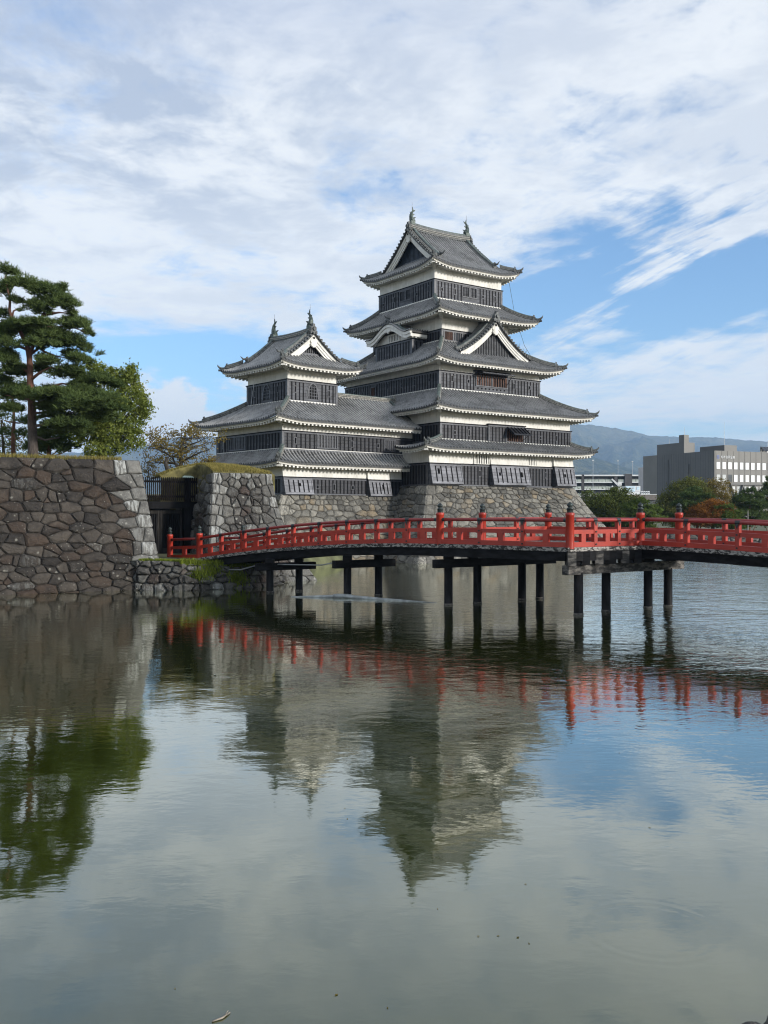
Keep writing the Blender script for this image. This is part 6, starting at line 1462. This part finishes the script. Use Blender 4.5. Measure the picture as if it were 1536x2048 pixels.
# ================================================================== town behind the far bank
def office():
    D = 260.0; c = at(1428.8, 1024, D); root = empty('office_building', (c.x, c.y, 0), RAD(24)); tag(root, 'grey office building with white blinds in its windows and a lettered sign', 'building')
    T = 21.1
    mb = MB(); mb.box(0.0, 60, 0.0, 30, 1.2, T, 0)
    mb.hexa([(-0.03, 0, 1.2), (0, -0.03, 1.2), (0, 23.7, 1.2), (-0.03, 23.7, 1.2), (-0.03, 0, T), (0, -0.03, T), (0, 23.7, T), (-0.03, 23.7, T)], 1)
    for k in range(24):                                    # panel joints
        mb.box(-0.06, -0.035, 1.0 * k + 0.3, 1.0 * k + 0.36, 1.2, T - 0.02, 2)
    for k in range(56): mb.box(1.06 * k + 0.5, 1.06 * k + 0.55, -0.045, -0.004, 1.2, T - 0.02, 2) if k % 2 == 0 else None
    mb.box(-0.3, 0.6, 10.0, 11.6, 1.2, 17.8, 1); mb.box(-0.10, -0.03, 18.3, 18.9, 1.2, 19.5, 2)
    mb.build('wall', ['bankstone', 'bankdark', 'bankseam'], root)
    mb = MB(); mb.box(-0.02, 4.0, 12.1, 23.7, T + 0.003, 24.2, 1); mb.box(0.0, 3.98, 12.06, 12.095, T, 24.19, 0); mb.box(0.0, 1.8, 12.1, 14.2, 24.2, 26.4, 1); mb.box(0.02, 1.78, 12.06, 12.098, 24.19, 26.39, 0); mb.build('roof_tower', ['bankstone', 'bankdark'], root)
    mb = MB(); mb.box(8.5, 13.2, 5.0, 14.8, T + 0.003, 23.2, 0); mb.box(8.45, 8.495, 5.0, 14.8, T + 0.003, 23.2, 1); mb.build('roof_house', ['bankstone', 'bankdark'], root)
    rnd = random.Random(3)
    for row, (z0, z1) in enumerate(((16.0, 17.95), (12.5, 14.45))):
        for k in range(16):
            x = 0.75 + 2.13 * k; mb = MB(); mb.box(x, x + 1.33, -0.03, 0.02, z0, z1, 0)
            for a, b, c_, d_ in ((x - 0.08, x, z0 - 0.08, z1 + 0.08), (x + 1.33, x + 1.41, z0 - 0.08, z1 + 0.08), (x, x + 1.33, z1, z1 + 0.08), (x, x + 1.33, z0 - 0.08, z0)): mb.box(a, b, -0.06, 0.0, c_, d_, 1)
            mt = 'winwhite'
            if row == 1 and k in (0, 1): mt = 'wingrey'
            if row == 1 and k == 2: mt = 'windark'
            mb.build('window', [mt, 'bankdark'], root)
    mb = MB(); mb.box(5.5, 60, -0.5, -0.05, 11.6, 12.1, 0)    # truss storey
    for k in range(13):
        x = 5.6 + 4.4 * k; mb.beam((x, -0.35, 11.5), (x + 2.2, -0.35, 6.0), 0.25, 0.75, 0, up=(0, -1, 0)); mb.beam((x + 4.4, -0.35, 11.5), (x + 2.2, -0.35, 6.0), 0.25, 0.75, 0, up=(0, -1, 0))
    mb.box(5.5, 60, -0.5, -0.05, 5.2, 6.0, 0); mb.build('truss', ['bankdark'], root)
    for k in range(13):
        mb = MB(); x = 6.2 + 2.13 * k; mb.box(x, x + 1.2, -0.04, 0.02, 8.6, 11.2); mb.build('window', ['wingrey' if k % 3 else 'winwhite'], root)
    # sign: emblem and six characters built from strokes on a unit grid
    mb = MB(); n = 18; cx, cz = 1.28, 19.35
    for r0, r1, a0, a1 in ((0.30, 0.55, 0.3, 3.0), (0.30, 0.55, 3.45, 6.1), (0.0, 0.2, 0, 6.28)):
        for k in range(n):
            a, b = a0 + (a1 - a0) * k / n, a0 + (a1 - a0) * (k + 1) / n
            mb.quad((cx + r0 * math.cos(a), -0.08, cz + r0 * math.sin(a)), (cx + r1 * math.cos(a), -0.08, cz + r1 * math.sin(a)), (cx + r1 * math.cos(b), -0.08, cz + r1 * math.sin(b)), (cx + r0 * math.cos(b), -0.08, cz + r0 * math.sin(b)))
    mb.build('emblem', ['logo'], root)
    G = {'matsu': [((0.02, .68), (.44, .68)), ((.23, .98), (.23, .02)), ((.23, .66), (.04, .3)), ((.23, .62), (.42, .42)), ((.64, .92), (.48, .52)), ((.74, .92), (.97, .55)), ((.68, .55), (.52, .08)), ((.52, .08), (.92, .14)), ((.82, .36), (.97, .02))],
         'moto': [((.05, .72), (.95, .72)), ((.5, .98), (.5, .02)), ((.48, .7), (.06, .22)), ((.52, .7), (.94, .22)), ((.3, .24), (.7, .24))],
         'shin': [((.28, .98), (.04, .52)), ((.19, .72), (.19, .02)), ((.58, .95), (.7, .86)), ((.36, .78), (.97, .78)), ((.42, .62), (.9, .62)), ((.42, .47), (.9, .47)), ((.42, .32), (.9, .32)), ((.42, .32), (.42, .04)), ((.9, .32), (.9, .04)), ((.42, .06), (.9, .06))],
         'you': [((.16, .94), (.16, .3)), ((.16, .3), (.04, .02)), ((.16, .94), (.88, .94)), ((.88, .94), (.88, .04)), ((.16, .66), (.88, .66)), ((.16, .38), (.88, .38)), ((.52, .94), (.52, .04))],
         'kin': [((.5, .98), (.04, .58)), ((.5, .98), (.96, .58)), ((.28, .58), (.72, .58)), ((.12, .38), (.88, .38)), ((.5, .58), (.5, .05)), ((.3, .28), (.36, .12)), ((.7, .28), (.64, .12)), ((.05, .04), (.95, .04))],
         'ko': [((.5, .99), (.5, .88)), ((.1, .87), (.95, .87)), ((.12, .87), (.04, .02)), ((.25, .72), (.92, .72)), ((.32, .58), (.86, .58)), ((.32, .44), (.86, .44)), ((.32, .3), (.86, .3)), ((.32, .58), (.32, .3)), ((.86, .58), (.86, .3)), ((.22, .16), (.96, .16)), ((.59, .78), (.59, .0))]}
    mb = MB(); s = 0.74; x = 2.25
    for ch in ('matsu', 'moto', 'shin', 'you', 'kin', 'ko'):
        for (a, b), (c_, d_) in G[ch]: mb.beam((x + a * s, -0.09, 18.98 + b * s * 1.05), (x + c_ * s, -0.09, 18.98 + d_ * s * 1.05), 0.03, 0.085, 0, up=(0, -1, 0)) if False else mb.beam((x + a * s, -0.09, 18.98 + b * s * 1.05), (x + c_ * s, -0.09, 18.98 + d_ * s * 1.05), 0.085, 0.04, 0, up=(0, -1, 0))
        x += 0.87
    mb.build('lettering', ['white'], root)
    for x0 in (19.5, 23.5, 27.5):
        mb = MB(); 
        for k in range(3): mb.hexa([(x0 + k * 1.25, 1.0, T + 0.5), (x0 + 1.15 + k * 1.25, 1.0, T + 0.5), (x0 + 1.15 + k * 1.25, 2.4, T + 1.7), (x0 + k * 1.25, 2.4, T + 1.7), (x0 + k * 1.25, 0.95, T + 0.56), (x0 + 1.15 + k * 1.25, 0.95, T + 0.56), (x0 + 1.15 + k * 1.25, 2.35, T + 1.76), (x0 + k * 1.25, 2.35, T + 1.76)], 0)
        mb.box(x0, x0 + 3.6, 2.45, 2.55, T, T + 1.6, 1); mb.build('solar_panel', ['solar', 'metal'], root)
    for x_, y_, z0, h in ((8.6, 5.2, 23.2, 6.6), (1.0, 13.0, 26.4, 2.4), (26, 6, T, 4.0), (1.6, 20, 24.2, 1.6)):
        mb = MB(); mb.tube([(x_, y_, z0), (x_, y_, z0 + h)], [0.07, 0.03], 5); mb.build('antenna', ['metal'], root)
office()
def town():
    D = 380.0; k = D / F_PX; X = lambda p: (p - 768) * k; Z = lambda y: CAM_H + (1024 - y) * k
    root = empty('apartment_block', (X(1225), D, 0)); tag(root, 'long dark apartment block with rows of white edged balconies', 'building'); ox = X(1225)
    B = lambda mb, p0, p1, y0, y1, za, zb, m=0: mb.box(X(p0) - ox, X(p1) - ox, y0, y1, Z(zb), Z(za), m)
    mb = MB(); B(mb, 1120, 1300, 1.6, 12, 952, 1040, 0); B(mb, 1163, 1168, 0, 2, 949, 1040, 0); B(mb, 1229, 1235, 0, 2, 949, 1040, 0); B(mb, 1249, 1263, -0.6, 2, 948, 1040, 0); mb.build('wall', ['aptdark'], root)
    mb = MB()
    for a, b in ((1120, 1163), (1168, 1249), (1264, 1300)): B(mb, a, b, -0.3, 3, 949.5, 952.2, 0)
    mb.build('roof_slab', ['white'], root)
    for y in (963.5, 977.5, 991.5):
        for a, b in ((1120, 1162.5), (1168.5, 1225), (1236, 1248.5), (1264, 1299)):
            mb = MB(); B(mb, a, b, -0.1, 1.6, y, y + 2.2, 0); o = mb.build('balcony', ['white'], root)
            mb = MB(); n = max(2, int((b - a) / 7)); w = (b - a) / n
            for i in range(n): B(mb, a + i * w + 0.3, a + (i + 1) * w - 0.3, -0.12, -0.06, y - 4.6, y, 0)
            mb.build('railing', ['rail'], o)
        mb = MB()
        for i in range(22):
            p = 1126 + i * 7.6; B(mb, p, p + 3.2, 1.5, 1.598, y - 8.5, y - 1, 0)
        mb.build('window_row', ['windark'], root)
    for y in (959, 973):
        mb = MB(); P = [(X(1222) - ox, Z(y)), (X(1234) - ox, Z(y + 12)), (X(1234) - ox, Z(y + 7)), (X(1224) - ox, Z(y - 2))]
        i = mb.add([(a, -0.5, b) for a, b in P]); j = mb.add([(a, -0.3, b) for a, b in P]); mb.face((i, i + 1, i + 2, i + 3)); mb.face((j, j + 1, j + 2, j + 3))
        for q in range(4): mb.face((i + q, i + (q + 1) % 4, j + (q + 1) % 4, j + q))
        B(mb, 1234.2, 1243, -0.55, -0.2, y + 6, y + 12.5); mb.build('stair_panel', ['white'], root)
    D = 330.0; k = D / F_PX; mb = MB(); x0, x1 = (1298.5 - 768) * k, (1316 - 768) * k; zt = CAM_H + 92 * k
    mb.box(x0, x1, D, D + 14, 1, zt); o = mb.build('white_building', ['pinkwall']); tag(o, 'narrow pale wall of a building between the apartments and the grey office', 'building')
    mb = MB(); mb.box(x0 + 0.9, x1 - 0.2, D - 0.05, D - 0.003, zt - 1.5, zt - 0.8); mb.build('window', ['windark'], o)
    D = 245.0; k = D / F_PX; XX = lambda p: (p - 768) * k; ZZ = lambda y: CAM_H + (1024 - y) * k
    mb = MB(); mb.box(XX(1250), XX(1310), D, D + 16, 1, ZZ(1000), 0); mb.box(XX(1250), XX(1312.5), D - 0.5, D + 16, ZZ(1000) + 0.003, ZZ(989.5), 1); mb.box(XX(1250), XX(1312.8), D - 0.55, D + 16, ZZ(989.4), ZZ(988.2), 2)
    o = mb.build('low_building', ['aptdark', 'tan', 'white']); tag(o, 'low building with a tan parapet and air conditioners on its roof', 'building')
    mb = MB(); mb.box(XX(1296), XX(1305), D - 0.06, D - 0.003, ZZ(1012), ZZ(1002)); mb.build('window', ['windark'], o)
    mb = MB(); mb.box(XX(1255), XX(1285), D + 2, D + 5, ZZ(983), ZZ(971.5), 0); mb.box(XX(1255.2), XX(1274), D + 1.9, D + 1.995, ZZ(982.6), ZZ(972), 1); mb.box(XX(1278), XX(1283), D + 1.88, D + 1.994, ZZ(979), ZZ(973), 2)
    for q in range(7): mb.box(XX(1257 + 2.2 * q), XX(1258.4 + 2.2 * q), D + 1.86, D + 1.89, ZZ(977.2), ZZ(975.4), 3)
    mb.box(XX(1255), XX(1284), D + 1.9, D + 5, ZZ(988.2), ZZ(983.4), 0)
    sg = mb.build('rooftop_sign', ['white', 'sign', 'sign', 'metal']); tag(sg, 'pale blue boxy sign on the low roof left of the air conditioners', 'sign')
    for q, p in enumerate((1287.0, 1291.4, 1296.0, 1300.4)):
        mb = MB(); mb.box(XX(p), XX(p + 3.2), D + 2.0, D + 3.0, ZZ(988.2), ZZ(982), 0); mb.lathe((XX(p + 1.6), D + 2.5, ZZ(982)), [(0.18, 0), (0.18, 0.02)], 8, 1)
        ac = mb.build('air_conditioner', ['white', 'metal']); tag(ac, 'white air conditioner in the row on the low roof beside the blue sign', 'air conditioner', 'air conditioners on the low roof')
        mb = MB(); mb.tube([(XX(p + 1.6), D + 1.99, ZZ(985)), (XX(p + 1.6), D + 1.95, ZZ(985))], 0.16, 10); mb.build('fan_grille', ['windark'], ac)
    for lab, p, y0, D2 in (('thin pale mast nearest the keep, rising over the apartment roof', 1186, 921, 370.0), ('floodlight mast over the middle of the apartment roof', 1236, 922, 420.0), ('floodlight mast just right of the dark stair tower', 1265, 923, 420.0)):
        k2 = D2 / F_PX; mb = MB(); x = (p - 768) * k2; mb.tube([(x, D2, 1), (x, D2, CAM_H + (1024 - y0) * k2)], [0.16, 0.09], 6); o = mb.build('light_mast', ['metal']); tag(o, lab, 'mast')
        z = CAM_H + (1024 - y0) * k2; mb = MB(); mb.box(x - 0.35, x + 0.35, D2 - 0.12, D2 + 0.12, z - 0.1, z + 0.22); mb.build('lamp_head', ['white'], o)
    b = at(1496, 1060, 113.2); mb = MB(); mb.tube([(b.x, b.y, 1.2), (b.x, b.y, at(1496, 1021, 113.2).z)], [0.06, 0.03], 6); tag(mb.build('pole', ['concrete']), 'thin pale pole among the dark pines of the far bank', 'pole')
town()

# ================================================================== small things at the near bank
def near_things():
    rnd = random.Random(7)
    def rock(x, y, z, sx, sy, sz, seed, lab, g=None):
        bm = __import__('bmesh').new(); __import__('bmesh').ops.create_icosphere(bm, subdivisions=3, radius=1.0)
        for v in bm.verts:
            n = mnoise.noise(v.co * 1.3 + Vector((seed, 0, 0))) * 0.35 + mnoise.noise(v.co * 3.5 + Vector((0, seed, 0))) * 0.12
            v.co = v.co * (1 + n); v.co = Vector((v.co.x * sx, v.co.y * sy, v.co.z * sz))
        me = bpy.data.meshes.new('rock'); bm.to_mesh(me); bm.free(); o = finish('rock', me, ['stone_q']); o.location = (x, y, z); tag(o, lab, 'rock'); return o
    rock(2.86, 7.27, -0.02, 0.085, 0.06, 0.05, 1.0, 'small pale flat rock breaking the water in the lower right corner')
    rock(3.08, 7.28, 0.0, 0.12, 0.09, 0.09, 5.0, 'larger rough rock in the lower right corner beside the flat rock')
    a, b = at(424, 2044, 7.33), at(460, 2027, 7.46)
    mb = MB(); mb.tube([(a.x, a.y, 0.006), ((a.x + b.x) / 2 + 0.012, (a.y + b.y) / 2 - 0.02, 0.010), (b.x, b.y, 0.008)], [0.005, 0.007, 0.004], 6); mb.tube([(b.x - 0.03, b.y - 0.03, 0.008), (b.x - 0.015, b.y + 0.005, 0.02)], [0.004, 0.002], 5)
    tag(mb.build('twig', ['twig'], None, True), 'small pale twig floating at the bottom of the picture', 'twig')
def floating_leaves():
    rs = np.random.RandomState(12); V = []
    spots = [((rs.uniform(-6, 7)) * (y / 14), y) for y in rs.uniform(7.5, 24, 34)] + [(rs.uniform(11, 19), rs.uniform(38, 60)) for _ in range(60)] + [(1.15 + rs.normal(0, 0.10), 8.75 + rs.normal(0, 0.08)) for _ in range(4)]
    for x, y in spots:
        l = rs.uniform(0.010, 0.026) * (1 if y < 24 else 2.4); a = rs.rand() * 6.28; c, d = math.cos(a) * l, math.sin(a) * l
        V.append([(x - c, y - d, 0.004), (x + d * 0.5, y - c * 0.5, 0.006), (x + c, y + d, 0.004), (x - d * 0.5, y + c * 0.5, 0.005)])
    o = leaf_mesh('floating_leaves', np.array(V), rs.rand(len(V)), 'dryleaf'); tag(o, 'tiny fallen leaves scattered over the moat surface', 'leaves', kind='stuff')
floating_leaves()
near_things()

# ================================================================== air
def build_haze():
    mb = MB(); mb.box(-11500, 11500, -90, 8600, -3, 830); m = bpy.data.materials.new('haze'); m.use_nodes = True; nt = m.node_tree
    nt.nodes.remove(nt.nodes['Principled BSDF']); v = nt.nodes.new('ShaderNodeVolumePrincipled'); v.inputs['Color'].default_value = (0.50, 0.71, 1.0, 1); v.inputs["Density"].default_value = 0.000105; v.inputs['Anisotropy'].default_value = 0.1
    nt.links.new(v.outputs[0], nt.nodes['Material Output'].inputs['Volume']); o = mb.build('haze', [m]); o['kind'] = 'stuff'; o.display_type = 'WIRE'
build_haze()
